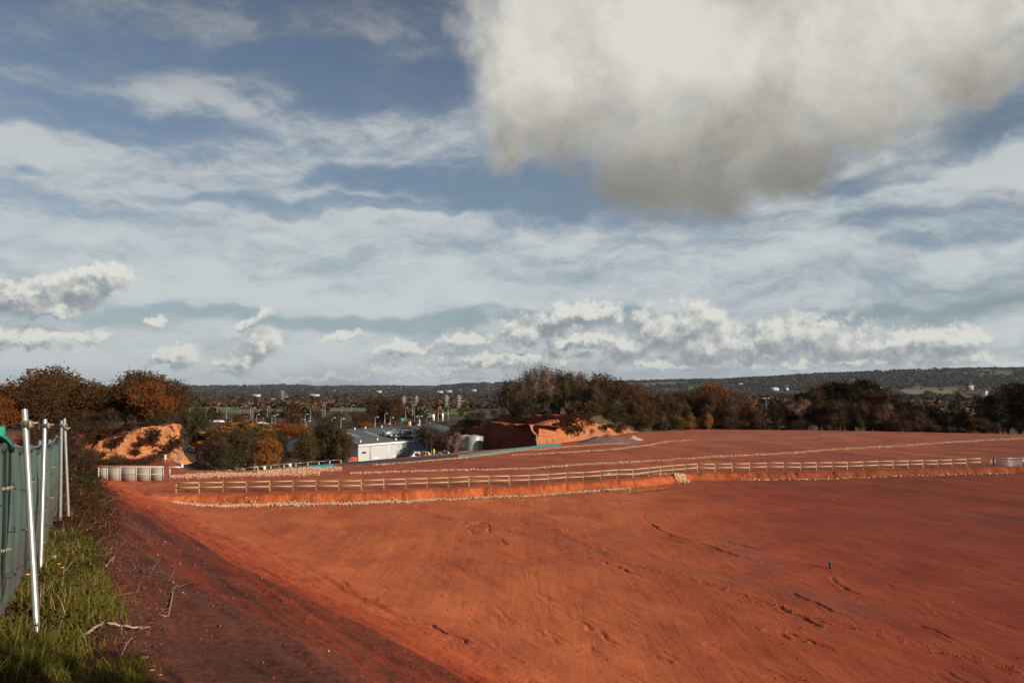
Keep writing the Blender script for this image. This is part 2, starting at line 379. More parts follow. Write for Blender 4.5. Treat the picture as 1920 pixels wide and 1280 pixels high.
class MB:
    """collects boxes, tubes and sheets into one mesh"""
    def __init__(s): s.v = []; s.f4 = []; s.f3 = []; s.n = 0
    def add(s, v, f4=(), f3=()):
        s.v.append(np.asarray(v, dtype=np.float64).reshape(-1, 3))
        if len(f4): s.f4.append(np.asarray(f4) + s.n)
        if len(f3): s.f3.append(np.asarray(f3) + s.n)
        s.n += len(s.v[-1]); return s
    def box(s, c, size, rz=0.0, M=None):
        hx, hy, hz = size[0] / 2, size[1] / 2, size[2] / 2
        v = np.array([(-hx, -hy, -hz), (hx, -hy, -hz), (hx, hy, -hz), (-hx, hy, -hz), (-hx, -hy, hz), (hx, -hy, hz), (hx, hy, hz), (-hx, hy, hz)])
        if M is not None: v = v @ np.array(M.to_3x3()).T
        elif rz: ca, sa = math.cos(rz), math.sin(rz); v = v @ np.array([[ca, -sa, 0], [sa, ca, 0], [0, 0, 1]]).T
        return s.add(v + np.array(c), [(0, 3, 2, 1), (4, 5, 6, 7), (0, 1, 5, 4), (1, 2, 6, 5), (2, 3, 7, 6), (3, 0, 4, 7)])
    def bar(s, a, b, w_, t_, up=(0, 0, 1)):
        a = Vector(a); b = Vector(b); d = (b - a); L = d.length; d = d.normalized(); u = Vector(up)
        sx = d.cross(u).normalized(); uu = sx.cross(d)
        M = Matrix((d, sx, uu)).transposed()
        return s.box((a + b) / 2, (L, w_, t_), M=M)
    def tube(s, pts, r, n=6, cap=True):
        pts = [Vector(p) for p in pts]
        rs = r if isinstance(r, (list, tuple, np.ndarray)) else [r] * len(pts)
        rings = []; prev = None
        for i, p in enumerate(pts):
            d = (pts[min(i + 1, len(pts) - 1)] - pts[max(i - 1, 0)])
            d = d.normalized() if d.length > 1e-9 else Vector((0, 0, 1))
            ref = prev if prev is not None else (Vector((1, 0, 0)) if abs(d.x) < .8 else Vector((0, 1, 0)))
            a = (ref - d * ref.dot(d)).normalized(); b = d.cross(a); prev = a
            rings.append([p + (a * math.cos(q * 2 * math.pi / n) + b * math.sin(q * 2 * math.pi / n)) * rs[i] for q in range(n)])
        v = [c for rg in rings for c in rg]; f = []
        for i in range(len(pts) - 1):
            for q in range(n):
                f.append((i * n + q, i * n + (q + 1) % n, (i + 1) * n + (q + 1) % n, (i + 1) * n + q))
        f3 = []
        if cap:
            v.append(pts[0]); v.append(pts[-1]); c0 = len(v) - 2; c1 = len(v) - 1; o = (len(pts) - 1) * n
            for q in range(n): f3.append((c0, (q + 1) % n, q)); f3.append((c1, o + q, o + (q + 1) % n))
        return s.add([tuple(c) for c in v], f, f3)
    def sheet(s, grid):
        g = np.asarray(grid, dtype=float); a, b = g.shape[:2]
        idx = np.arange(a * b).reshape(a, b)
        f = np.stack([idx[:-1, :-1], idx[:-1, 1:], idx[1:, 1:], idx[1:, :-1]], -1).reshape(-1, 4)
        return s.add(g.reshape(-1, 3), f)
    def build(s, name, mat, parent=None, smooth=False):
        fl = []
        if s.f4: fl.append(np.concatenate(s.f4))
        if s.f3: fl.append(np.concatenate(s.f3))
        return mesh_np(name, np.concatenate(s.v), fl, mat, parent, smooth)
def copy_tree(o, parent=None):
    c = o.copy(); COL.objects.link(c)
    if parent is not None: c.parent = parent
    for ch in list(o.children): copy_tree(ch, c)
    return c

# ------------------------------------------------------------------ materials
def mat(name, color, rough=.7, metal=0.0, var=.12, vscale=3.0, bump=0.0, bscale=20.0, spec=.3):
    m = bpy.data.materials.new(name); m.use_nodes = True; g = NT(m.node_tree); g.n.clear()
    out = g.new('ShaderNodeOutputMaterial'); b = g.new('ShaderNodeBsdfPrincipled'); g.l.new(b.outputs[0], out.inputs[0])
    tcn = g.new('ShaderNodeTexCoord').outputs['Object']
    n = g.noise(tcn, vscale, 5, .6)
    c = g.mix(n, tuple(max(0, x * (1 - var)) for x in color), tuple(min(1, x * (1 + var)) for x in color))
    g.put(b.inputs['Base Color'], c); b.inputs['Roughness'].default_value = rough; b.inputs['Metallic'].default_value = metal
    b.inputs['Specular IOR Level'].default_value = spec
    if bump:
        bn = g.new('ShaderNodeBump'); bn.inputs['Strength'].default_value = bump; bn.inputs['Distance'].default_value = .02
        g.put(bn.inputs['Height'], g.noise(tcn, bscale, 5, .6)); g.l.new(bn.outputs[0], b.inputs['Normal'])
    return m

def ground_material():
    m = bpy.data.materials.new("red_earth"); m.use_nodes = True; g = NT(m.node_tree); g.n.clear()
    out = g.new('ShaderNodeOutputMaterial'); b = g.new('ShaderNodeBsdfPrincipled'); g.l.new(b.outputs[0], out.inputs[0])
    geo = g.new('ShaderNodeNewGeometry'); pos = geo.outputs['Position']
    at_ = g.new('ShaderNodeAttribute', attribute_name='col'); am = g.new('ShaderNodeAttribute', attribute_name='kindmask')
    sp = g.new('ShaderNodeSeparateColor'); g.l.new(am.outputs['Color'], sp.inputs[0])
    soil, wet, bankm = sp.outputs[0], sp.outputs[1], sp.outputs[2]
    # streaks run down the drainage, towards the camera and a little to the right
    sv = g.mapping(pos, rot=(0, 0, math.radians(27)), scale=(1, .11, 1))
    st_a = g.noise(sv, .55, 8, .66, .3); st_b = g.noise(sv, 2.3, 6, .65, .2)
    bv = g.mapping(pos, rot=(0, 0, math.radians(-37)), scale=(1, .10, 1))
    bs_a = g.noise(bv, .8, 8, .66, .5); bs_b = g.noise(bv, 3.2, 6, .68, .3)
    blot = g.noise(pos, .16, 7, .62, .6); fine = g.noise(pos, 9.0, 6, .68); grit = g.noise(pos, 42.0, 3, .7)
    sa = g.mix(bankm, st_a, bs_a); sb = g.mix(bankm, st_b, bs_b)
    k = g.math('ADD', g.math('ADD', g.math('MULTIPLY', g.math('SUBTRACT', sa, .5), g.lerp(bankm, 0, 1, 1.15, 2.0)), g.math('MULTIPLY', g.math('SUBTRACT', sb, .5), g.lerp(bankm, 0, 1, .55, 1.2))), g.math('MULTIPLY', g.math('SUBTRACT', blot, .5), 1.9))
    k = g.math('ADD', k, g.math('MULTIPLY', g.math('SUBTRACT', fine, .5), 1.0))
    k = g.math('ADD', k, g.math('MULTIPLY', g.math('SUBTRACT', grit, .5), .8))
    fac = g.math('ADD', .5, g.math('MULTIPLY', k, .62), clamp=True)
    lo = g.mix(1.0, at_.outputs['Color'], (.56, .47, .54), 'MULTIPLY'); hi = g.mix(1.0, at_.outputs['Color'], (1.36, 1.50, 1.42), 'MULTIPLY')
    colr = g.mix(fac, lo, hi)
    colr = g.mix(soil, at_.outputs['Color'], colr)
    # thin dark silt lines left by run-off
    ln = g.noise(g.mapping(pos, rot=(0, 0, math.radians(24)), scale=(1, .045, 1)), 1.1, 9, .60, 1.3)
    line = g.math('SUBTRACT', 1.0, g.math('MULTIPLY', g.math('ABSOLUTE', g.math('SUBTRACT', ln, .46)), 60.0), clamp=True)
    line = g.math('MULTIPLY', line, g.sstep(g.noise(pos, .3, 3), .40, .58))
    line = g.math('MULTIPLY', line, g.math('MULTIPLY', soil, g.math('SUBTRACT', 1.0, bankm)))
    colr = g.mix(g.math('MULTIPLY', line, .42), colr, (.075, .022, .016))
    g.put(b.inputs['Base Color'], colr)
    g.put(b.inputs['Roughness'], g.lerp(wet, 0, 1, .93, .75)); b.inputs['Specular IOR Level'].default_value = .18
    hsum = g.math('ADD', g.math('MULTIPLY', sa, .42), g.math('MULTIPLY', sb, .12))
    hsum = g.math('ADD', hsum, g.math('MULTIPLY', fine, .15))
    hsum = g.math('ADD', hsum, g.math('MULTIPLY', g.math('MULTIPLY', fine, bankm), .16))
    hsum = g.math('ADD', hsum, g.math('MULTIPLY', grit, .045))
    hsum = g.math('SUBTRACT', hsum, g.math('MULTIPLY', line, .10))
    bn = g.new('ShaderNodeBump'); g.put(bn.inputs['Strength'], g.math('MULTIPLY', soil, .85)); bn.inputs['Distance'].default_value = .22
    g.put(bn.inputs['Height'], hsum); g.l.new(bn.outputs[0], b.inputs['Normal'])
    return m
M_GROUND = ground_material()

# ------------------------------------------------------------------ the ground, one sheet to the horizon
def field_colors(x, y):
    """a patchwork of fields: colour of the plot, and darker hedge lines between plots"""
    cs = 260.0
    gx = np.floor(x / cs).astype(np.int64); gy = np.floor(y / (cs * 1.3)).astype(np.int64)
    d1 = np.full(x.shape, 1e9); d2 = np.full(x.shape, 1e9); idn = np.zeros(x.shape, dtype=np.int64)
    for i in (-1, 0, 1):
        for j in (-1, 0, 1):
            a, b_ = gx + i, gy + j
            hx = _val[_perm[(a + _perm[(b_ + 77) & 4095]) & 4095]]; hy = _val[_perm[(a + _perm[(b_ + 991) & 4095]) & 4095]]
            d = np.abs(x - (a + hx) * cs) + np.abs(y - (b_ + hy) * cs * 1.3) * .8
            up = d < d1
            d2 = np.where(up, d1, np.minimum(d2, d)); idn = np.where(up, (a * 31 + b_ * 57), idn); d1 = np.where(up, d, d1)
    pal = np.array([(.045, .052, .020), (.060, .080, .022), (.075, .058, .030), (.12, .085, .048), (.05, .045, .022), (.085, .10, .030), (.040, .036, .020), (.16, .12, .070), (.055, .048, .026)])
    c = pal[_perm[idn & 4095] % len(pal)]
    hedge = (d2 - d1) < 26
    c = np.where(hedge[..., None], np.array([.028, .022, .014]), c)
    return c
def build_ground():
    azf = np.radians(np.arange(-40, 40.001, .085)); azc = np.radians(np.concatenate([np.arange(41, 320, 2.0)]))
    azs = np.concatenate([azf, azc])
    r1 = np.geomspace(1.2, 5, 70)[:-1]; r2 = np.geomspace(5, 260, 1350)[:-1]; r3 = np.geomspace(260, 24000, 260)
    rs = np.concatenate([[0.02], r1, r2, r3])
    A, R_ = np.meshgrid(azs, rs)
    X = np.sin(A) * R_; Y = np.cos(A) * R_
    Z = H(X.ravel(), Y.ravel()).reshape(X.shape)
    x, y, r = X.ravel(), Y.ravel(), R_.ravel()
    s, t = bank_st(x, y); ey = edge_y(x); e = y - rear_y(x)
    n1 = fbm(x * .07, y * .07, 4, 61); n2 = fbm((x * .87 + y * .5) * .28, (-x * .5 + y * .87) * .045, 4, 63); n3 = fbm(x * .6, y * .6, 3, 65)
    red = np.array([.315, .052, .020]); sand = np.array([.50, .130, .046]); dark = np.array([.17, .040, .022])
    right = sst(x - .12 * (y - 40), 0, 26)[:, None]
    f = np.clip(.5 + n1 * .7 + n2 * .5, 0, 1)[:, None]
    c = sand * (1 - right) + (red * 1.0) * right
    c = c * (1 - f * .45) + (red * (1 - right) + dark * right) * f * .45
    rr_ = (sst(x + .1 * (60 - y), 8, 48) * .75)[:, None]
    c = c * (1 - rr_) + np.array([.185, .038, .020]) * (.85 + .5 * n2[:, None]) * rr_
    # terrace above the cut bank
    ter = sst(y, ey + 1.2, ey + 3)[:, None]
    tc_ = (np.array([.32, .078, .037]) * (1 - sst(x, 5, 75)[:, None]) + np.array([.235, .060, .036]) * sst(x, 5, 75)[:, None]) * (.86 + .25 * f)
    tc_ = tc_ * (1 - sst(n2 + n3 * .5, .1, .6)[:, None] * .35) + np.array([.46, .15, .055]) * sst(n2 + n3 * .5, .1, .6)[:, None] * .35
    back = sst(y, ey + 30, ey + 62)[:, None]
    tc_ = tc_ * (1 - back * .5) + np.array([.34, .11, .058]) * back * .5
    c = c * (1 - ter) + tc_ * ter
    cut = (sst(y, ey - .2, ey + .3) * (1 - sst(y, ey + 1.3, ey + 2.6)))[:, None]
    c = c * (1 - cut) + np.array([.36, .084, .026]) * (1 - .42 * sst(x, 18, 45)[:, None]) * (.85 + .35 * fbm(x * 1.6, y * 2.2, 3, 37)[:, None]) * cut
    # grey wet silt by the stones and in two long tongues
    wet = np.zeros(x.shape)
    for pts, wd in (([(1150, 921), (1220, 918), (1300, 909), (1420, 908), (1530, 906)], 1.6), ([(1000, 1000), (1100, 1030), (1200, 1050), (1300, 1072), (1400, 1092), (1520, 1120), (1640, 1150)], 1.3),
                    ([(1380, 1010), (1420, 1050), (1440, 1075)], 1.2), ([(1800, 962), (1900, 975)], 1.5), ([(990, 970), (1080, 985), (1180, 1010)], 2.0), ([(900, 932), (1000, 930), (1100, 926)], .8)):
        P2 = [flat_hit(*p) for p in pts]
        reg = (r > 30) & (r < 120)
        d = poly_dist(x[reg], y[reg], P2)
        wet[reg] = np.maximum(wet[reg], np.exp(-(d / wd) ** 2) * (1 if wd < 1.9 else .6))
    wet = np.clip(wet * (1 + n3 * .5), 0, 1) * (s < 0) * (y < ey)
    c = c * (1 - .35 * wet[:, None]) + np.array([.19, .062, .042]) * .35 * wet[:, None]
    # the bank: orange-red lower slope, dark topsoil and litter towards the brow
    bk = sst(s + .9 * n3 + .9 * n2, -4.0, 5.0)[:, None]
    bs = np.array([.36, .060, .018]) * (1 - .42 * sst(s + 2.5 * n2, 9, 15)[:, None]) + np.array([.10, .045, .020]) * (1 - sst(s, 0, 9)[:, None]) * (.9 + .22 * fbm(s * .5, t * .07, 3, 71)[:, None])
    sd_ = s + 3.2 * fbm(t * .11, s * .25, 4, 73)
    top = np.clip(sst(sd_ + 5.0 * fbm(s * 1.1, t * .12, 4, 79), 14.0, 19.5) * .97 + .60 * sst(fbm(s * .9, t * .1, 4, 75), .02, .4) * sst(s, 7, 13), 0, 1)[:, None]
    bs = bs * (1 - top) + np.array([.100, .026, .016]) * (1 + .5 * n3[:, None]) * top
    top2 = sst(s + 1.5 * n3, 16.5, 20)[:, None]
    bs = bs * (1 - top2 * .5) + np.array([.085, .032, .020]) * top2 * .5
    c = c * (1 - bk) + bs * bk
    # everything beyond the site
    far = sst(e + n3, np.where(x > 8, -1.2, 0), np.where(x > 8, .6, 5.0))[:, None] * (1 - bk)
    fc = field_colors(x, y)
    nearveg = (1 - sst(e, 120, 260))[:, None]
    fc = fc * (1 - nearveg) + np.array([.055, .040, .022]) * nearveg
    lh = (sst(-x, 51, 54) * sst(y, np.interp(x, CLX, CLY) + 3, np.interp(x, CLX, CLY) + 6))[:, None]
    c = c * (1 - far) + fc * far
    c = c * (1 - lh) + np.array([.065, .040, .025]) * lh
    c = np.clip(c, 0, 1)
    soil = (1 - far[:, 0]) * (1 - lh[:, 0])
    o = None
    na, nr = len(azs), len(rs)
    idx = np.arange(na * nr).reshape(nr, na)
    nx = np.roll(idx, -1, axis=1)
    F = np.stack([idx[:-1], nx[:-1], nx[1:], idx[1:]], -1).reshape(-1, 4)
    F = F[:, ::-1]
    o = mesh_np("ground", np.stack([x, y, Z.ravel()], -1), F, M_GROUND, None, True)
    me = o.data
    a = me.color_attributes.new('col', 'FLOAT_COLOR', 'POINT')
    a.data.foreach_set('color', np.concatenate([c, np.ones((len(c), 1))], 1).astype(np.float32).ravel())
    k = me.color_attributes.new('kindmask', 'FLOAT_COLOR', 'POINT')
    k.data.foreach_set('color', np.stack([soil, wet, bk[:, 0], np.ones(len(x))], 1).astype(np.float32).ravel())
    tag(o, kind='structure')
    return o
build_ground()
# ------------------------------------------------------------------ foliage and bark materials
def foliage_mat(name, stops, trans=.22, vary=.9):
    m = bpy.data.materials.new(name); m.use_nodes = True; g = NT(m.node_tree); g.n.clear()
    out = g.new('ShaderNodeOutputMaterial')
    oi = g.new('ShaderNodeObjectInfo'); geo = g.new('ShaderNodeNewGeometry')
    n = g.noise(geo.outputs['Position'], .55, 4, .7)
    f = g.math('ADD', g.math('MULTIPLY', oi.outputs['Random'], .62), g.math('MULTIPLY', n, .55))
    f = g.math('SUBTRACT', f, .10, clamp=True)
    c = g.ramp(f, stops)
    ri = g.new('ShaderNodeNewGeometry').outputs['Random Per Island']
    c = g.mix(g.math('MULTIPLY', ri, .55), c, g.mix(1.0, c, (1.4, 1.35, 1.3), 'MULTIPLY'))
    d = g.new('ShaderNodeBsdfDiffuse'); g.put(d.inputs[0], c)
    t = g.new('ShaderNodeBsdfTranslucent'); g.put(t.inputs[0], c)
    mx = g.new('ShaderNodeMixShader'); mx.inputs[0].default_value = trans
    g.l.new(d.outputs[0], mx.inputs[1]); g.l.new(t.outputs[0], mx.inputs[2]); g.l.new(mx.outputs[0], out.inputs[0])
    return m
F_OAK = foliage_mat("oak_leaf", [(0, (.030, .022, .010)), (.35, (.055, .030, .012)), (.7, (.085, .038, .014)), (1, (.060, .042, .015))])
F_RUST = foliage_mat("rust_leaf", [(0, (.11, .035, .010)), (.5, (.15, .050, .013)), (1, (.19, .075, .018))])
F_GOLD = foliage_mat("gold_leaf", [(0, (.16, .060, .012)), (.5, (.22, .095, .015)), (1, (.26, .12, .02))])
F_SCRUB = foliage_mat("scrub_leaf", [(0, (.022, .013, .008)), (.3, (.038, .019, .010)), (.6, (.058, .026, .011)), (.85, (.034, .021, .009)), (1, (.075, .031, .010))])
F_PINE = foliage_mat("pine_needle", [(0, (.008, .010, .006)), (.5, (.013, .015, .008)), (1, (.018, .019, .009))], .05)
F_OLIVE = foliage_mat("olive_leaf", [(0, (.020, .021, .009)), (.4, (.036, .032, .012)), (.7, (.060, .040, .014)), (1, (.085, .048, .014))])
F_BRAMBLE = foliage_mat("bramble_leaf", [(0, (.020, .011, .008)), (.3, (.022, .020, .008)), (.55, (.042, .038, .010)), (.75, (.060, .052, .012)), (1, (.060, .024, .014))])
F_GRASS = foliage_mat("grass_blade", [(0, (.045, .042, .010)), (.45, (.105, .098, .018)), (.8, (.16, .14, .030)), (1, (.22, .15, .065))], .3)
M_BARK = mat("bark", (.085, .060, .045), .9, var=.3, vscale=8, bump=.4)
M_PALEBARK = mat("pale_bark", (.15, .11, .085), .9, var=.25, vscale=8, bump=.3)

def leaves(rng, centers, per, spread, size, flat=0.0):
    """sprays of leaf-sized faces round each centre"""
    n = len(centers) * per
    c = np.repeat(np.asarray(centers), per, 0) + rng.normal(size=(n, 3)) * spread * np.array([1, 1, .75])
    a = rng.normal(size=(n, 3)); a[:, 2] *= (1 - flat) * .8 + .1
    a /= np.linalg.norm(a, axis=1, keepdims=True)
    b = np.cross(a, rng.normal(size=(n, 3))); b /= np.linalg.norm(b, axis=1, keepdims=True)
    s = (size * (.55 + .9 * rng.rand(n)))[:, None]
    v = np.stack([c - a * s * .6, c + b * s * .34, c + a * s * .62, c - b * s * .30], 1).reshape(-1, 3)
    return v, np.arange(n * 4).reshape(-1, 4)
def twigs(rng, p0, dirs, length, r0):
    """thin three-sided twigs"""
    n = len(p0); d = dirs / np.linalg.norm(dirs, axis=1, keepdims=True)
    a = np.cross(d, rng.normal(size=(n, 3))); a /= np.linalg.norm(a, axis=1, keepdims=True)
    b = np.cross(d, a); L = np.asarray(length).reshape(-1, 1) * np.ones((n, 1)); r = np.asarray(r0).reshape(-1, 1) * np.ones((n, 1))
    q = [a, -.5 * a + .87 * b, -.5 * a - .87 * b]
    v = np.stack([p0 + q[0] * r, p0 + q[1] * r, p0 + q[2] * r, p0 + d * L], 1).reshape(-1, 3)
    i = np.arange(n)[:, None] * 4
    f = np.concatenate([i + np.array([[0, 1, 3]]), i + np.array([[1, 2, 3]]), i + np.array([[2, 0, 3]])])
    return v, f
def sphere_dirs(rng, n, up=0.0):
    d = rng.normal(size=(n, 3)); d[:, 2] += up; return d / np.linalg.norm(d, axis=1, keepdims=True)

def make_tree(name, seed, h, rad, fol, bark, style='oak', leaf=.30, nspray=420, per=9, bare=0.0, lobes=13, crown0=.28):
    """one tree standing at the origin: Empty > trunk, crown"""
    rng = np.random.RandomState(seed)
    root = empty(name)
    tb = MB()
    cz = h * (crown0 + (1 - crown0) * .5); rz_ = h * (1 - crown0) * .5
    L = []
    if style == 'poplar':
        for i in range(lobes):
            f = (i + .5) / lobes; zc = h * (.12 + .84 * f); L.append((rng.normal() * rad * .18, rng.normal() * rad * .18, zc, rad * (.9 * math.sin(math.pi * min(1, f * .8 + .16)) ** .6)))
    elif style == 'pine':
        for i in range(lobes):
            f = rng.rand() ** .8; zc = h * (crown0 + (1 - crown0) * f); R_ = rad * (1.05 - .72 * f) * (.4 + .6 * rng.rand()); an = rng.rand() * 6.28
            L.append((math.cos(an) * R_, math.sin(an) * R_, zc, rad * (.34 + .2 * rng.rand()) * (1 - .3 * f)))
    else:
        for i in range(lobes):
            d = sphere_dirs(rng, 1, .25)[0]; k = (.35 + .45 * rng.rand() ** .5)
            L.append((d[0] * rad * k, d[1] * rad * k, cz + d[2] * rz_ * k * 1.05, rad * (.32 + .20 * rng.rand())))
        L.append((0, 0, cz, rad * .5))
    lean = rng.normal(size=2) * .03 * h
    top = (lean[0], lean[1], h * (.86 if style in ('poplar', 'pine') else crown0 + .22))
    r0 = .022 * h + .03
    tb.tube([(0, 0, -.4), (lean[0] * .3, lean[1] * .3, h * .12), (lean[0] * .6, lean[1] * .7, top[2] * .6), top], [r0 * 1.25, r0, r0 * .75, r0 * .35], 6)
    for (x, y, z, r) in L:
        zb = min(top[2] * (.55 + .4 * rng.rand()), z); b0 = Vector((lean[0] * zb / h, lean[1] * zb / h, zb))
        e_ = Vector((x, y, z)); mid = b0.lerp(e_, .5) + Vector((rng.normal() * .05 * h, rng.normal() * .05 * h, -.02 * h))
        tb.tube([b0, mid, e_], [r0 * .42, r0 * .26, r0 * .10], 4, cap=False)
    Lc = np.array(L)
    w_ = Lc[:, 3] ** 2; pick = rng.choice(len(L), nspray, p=w_ / w_.sum())
    dd = sphere_dirs(rng, nspray, .25 if style != 'poplar' else 0)
    if style == 'pine': dd[:, 2] *= .45
    sq = np.array([1, 1, .8 if style == 'oak' else (.5 if style == 'pine' else 1.0)])
    cen = Lc[pick, :3] + dd * (Lc[pick, 3:4] * (.55 + .5 * rng.rand(nspray, 1) ** .6)) * sq
    cen[:, 2] = np.maximum(cen[:, 2], .35 * crown0 * h + .2)
    if style == 'poplar':
        cen[:, 2] = np.minimum(cen[:, 2], h)
    # twigs: from the lobe centres outwards, a few poking beyond the leaves
    nt = int(nspray * (1.1 + 3.0 * bare))
    pk = rng.choice(len(L), nt, p=w_ / w_.sum()); td = sphere_dirs(rng, nt, .55 + (1.2 if style == 'poplar' else 0))
    p0 = Lc[pk, :3] + sphere_dirs(rng, nt) * Lc[pk, 3:4] * .45 * rng.rand(nt, 1)
    tv, tf = twigs(rng, p0, td, Lc[pk, 3] * (.55 + .6 * rng.rand(nt)), r0 * (.05 + .05 * rng.rand(nt)) + .008)
    tb.add(tv, f3=tf)
    tr = tb.build('trunk', bark, root)
    keep = rng.rand(nspray) > bare * .75
    lv, lf = leaves(rng, cen[keep], per, .16 * rad * (.55 if style == 'pine' else .75) + .05, leaf, .5 if style == 'pine' else 0)
    mesh_np('crown', lv, lf, fol, root)
    return root

PROTO = {
 'oak': [make_tree('oak_tree', 11, 9, 4.3, F_OAK, M_BARK, leaf=.34, nspray=620, per=9, lobes=20, crown0=.18), make_tree('oak_tree', 12, 9, 4.0, F_OAK, M_BARK, leaf=.32, nspray=600, per=9, lobes=16, crown0=.16),
         make_tree('oak_tree', 13, 9, 4.6, F_OAK, M_BARK, leaf=.34, nspray=640, per=9, lobes=22, crown0=.20)],
 'rust': [make_tree('autumn_tree', 21, 8, 3.7, F_RUST, M_BARK, leaf=.32, nspray=520, per=9, lobes=15, crown0=.14)],
 'gold': [make_tree('birch_tree', 31, 6, 1.5, F_GOLD, M_PALEBARK, 'poplar', leaf=.24, nspray=170, per=8, lobes=7)],
 'scrub': [make_tree('scrub_tree', 41, 7, 2.9, F_SCRUB, M_BARK, leaf=.24, nspray=420, per=8, bare=.35, lobes=14, crown0=.10), make_tree('scrub_tree', 42, 7, 2.5, F_SCRUB, M_BARK, leaf=.22, nspray=400, per=8, bare=.55, lobes=16, crown0=.10),
           make_tree('scrub_tree', 43, 7, 3.2, F_SCRUB, M_BARK, leaf=.24, nspray=460, per=8, bare=.25, lobes=18, crown0=.08)],
 'ash': [make_tree('ash_tree', 51, 13, 4.6, F_SCRUB, M_PALEBARK, leaf=.24, nspray=620, per=7, bare=.45, lobes=20, crown0=.34), make_tree('ash_tree', 52, 13, 4.0, F_OAK, M_BARK, leaf=.26, nspray=640, per=8, bare=.25, lobes=20, crown0=.25)],
 'bare': [make_tree('bare_tree', 61, 6, 2.2, F_RUST, M_PALEBARK, leaf=.16, nspray=260, per=5, bare=.85, lobes=14, crown0=.25)],
 'pine': [make_tree('pine_tree', 71, 11, 3.8, F_PINE, M_BARK, 'pine', leaf=.34, nspray=560, per=9, lobes=26, crown0=.22), make_tree('pine_tree', 72, 11, 4.6, F_PINE, M_BARK, 'pine', leaf=.34, nspray=620, per=9, lobes=28, crown0=.18)],
 'olive': [make_tree('leafy_tree', 81, 10, 3.4, F_OLIVE, M_PALEBARK, leaf=.30, nspray=620, per=9, lobes=20, crown0=.14), make_tree('leafy_tree', 82, 10, 3.0, F_OLIVE, M_PALEBARK, leaf=.28, nspray=600, per=9, lobes=22, crown0=.12)],
 'poplar': [make_tree('poplar_tree', 91, 18, 2.1, F_SCRUB, M_BARK, 'poplar', leaf=.5, nspray=420, per=7, bare=.2, lobes=12)],
}
SHRUB = [make_tree('shrub', 101, 2.2, 1.5, F_OLIVE, M_BARK, leaf=.17, nspray=150, per=8, lobes=9, crown0=.02), make_tree('shrub', 102, 2.2, 1.7, F_SCRUB, M_BARK, leaf=.17, nspray=150, per=8, bare=.3, lobes=9, crown0=.02)]
_used = set()
_tr = random.Random(5)
def place(protos, x, y, height, label, cat='tree', group=None, z=None, wide=1.0, base_h=None):
    p = _tr.choice(protos)
    hp = {'oak_tree': 9, 'autumn_tree': 8, 'birch_tree': 6, 'scrub_tree': 7, 'ash_tree': 13, 'bare_tree': 6, 'pine_tree': 11, 'leafy_tree': 10, 'poplar_tree': 18, 'shrub': 2.2}[p.name.split('.')[0]]
    if p.name in _used: o = copy_tree(p)
    else: o = p; _used.add(p.name)
    k = height / hp
    o.location = (x, y, (h1(x, y) if z is None else z) - .15)
    o.rotation_euler = (0, 0, _tr.uniform(0, 6.28)); o.scale = (k * wide, k * wide, k)
    return tag(o, label, cat, group)
def x_of(px, y): return (px - 960) / F_PX * y / (math.cos(PITCH) + 0.0) * 1.0 if False else at(px, 724, y).x
def top_h(px, top_px, y, x=None):
    x = x if x is not None else x_of(px, y)
    return EYE + (724 - top_px) / F_PX * y - h1(x, y)

# ---- trees on the hill above the sandstone face, left
LT = [(-100, 715), (0, 742), (30, 722), (60, 700), (90, 694), (130, 704), (155, 722), (190, 722), (230, 712), (265, 701), (300, 708), (322, 722), (338, 760), (350, 800)]
def sil(table, px): return float(np.interp(px, [a for a, b in table], [b for a, b in table]))
for i in range(40):
    px = [20, 60, 95, 140, 170, 205, 240, 268, 300, 322][i] if i < 10 else _tr.uniform(-260, 318)
    y = _tr.uniform(134, 146) if i < 10 else _tr.uniform(129, 175)
    x = x_of(px, y); hh = top_h(px, sil(LT, px), y, x)
    if i >= 10: hh *= _tr.uniform(.62, .92)
    if x > -53.5 or hh < 2.5: continue
    hh = min(hh, 14)
    place(PROTO['oak'], x, y, hh, 'dense dark brown oak in the clump on the hill above the orange sandstone face', group='oaks on the hill above the sandstone face', wide=_tr.uniform(.95, 1.25))
place(PROTO['rust'], x_of(286, 129), 129, top_h(286, 716, 129), 'broad orange-brown tree, brightest in the clump above the sandstone face', wide=1.05)
place(PROTO['rust'], x_of(10, 127), 127, 5, 'rusty low tree at the left end of the oak hill, just above the green netting', wide=1.1)
for i in range(26):
    px = _tr.uniform(60, 345); y = float(np.interp(x_of(px, 125), CLX, CLY)) + _tr.uniform(4.2, 7)
    x = x_of(px, y)
    place(SHRUB, x, y, _tr.uniform(1.0, 1.9), 'low brown shrub on the rim of the orange sandstone face at left', 'shrub', 'shrubs on the rim of the sandstone face', wide=1.3)
for i in range(30):
    px = _tr.uniform(-180, 130) if i < 16 else _tr.uniform(100, 330); y = _tr.uniform(112, 126) if i < 16 else _tr.uniform(129, 133)
    x = x_of(px, y)
    if x > -52: continue
    if i < 16 and i % 2: y = _tr.uniform(98, 112); px = _tr.uniform(60, 165); x = x_of(px, y)
    place(PROTO['scrub'], x, y, _tr.uniform(3.0, 5.5) if i < 16 else _tr.uniform(2.2, 3.6), 'brown undergrowth bush below the oaks of the left hill', 'bush', 'undergrowth below the oaks', wide=1.5)
for px, top, y in ((150, 852, 113), (185, 860, 114), (215, 850, 115), (245, 858, 114), (275, 854, 114), (290, 848, 116), (120, 850, 112), (165, 852, 115), (230, 856, 113), (260, 858, 113), (200, 858, 113)):
    x = x_of(px, y); place(SHRUB, x, y, max(1.0, top_h(px, top, y, x)), 'dark bramble bush at the foot of the sandstone face behind the grey boards', 'bush', 'bushes at the foot of the sandstone face', wide=1.7)

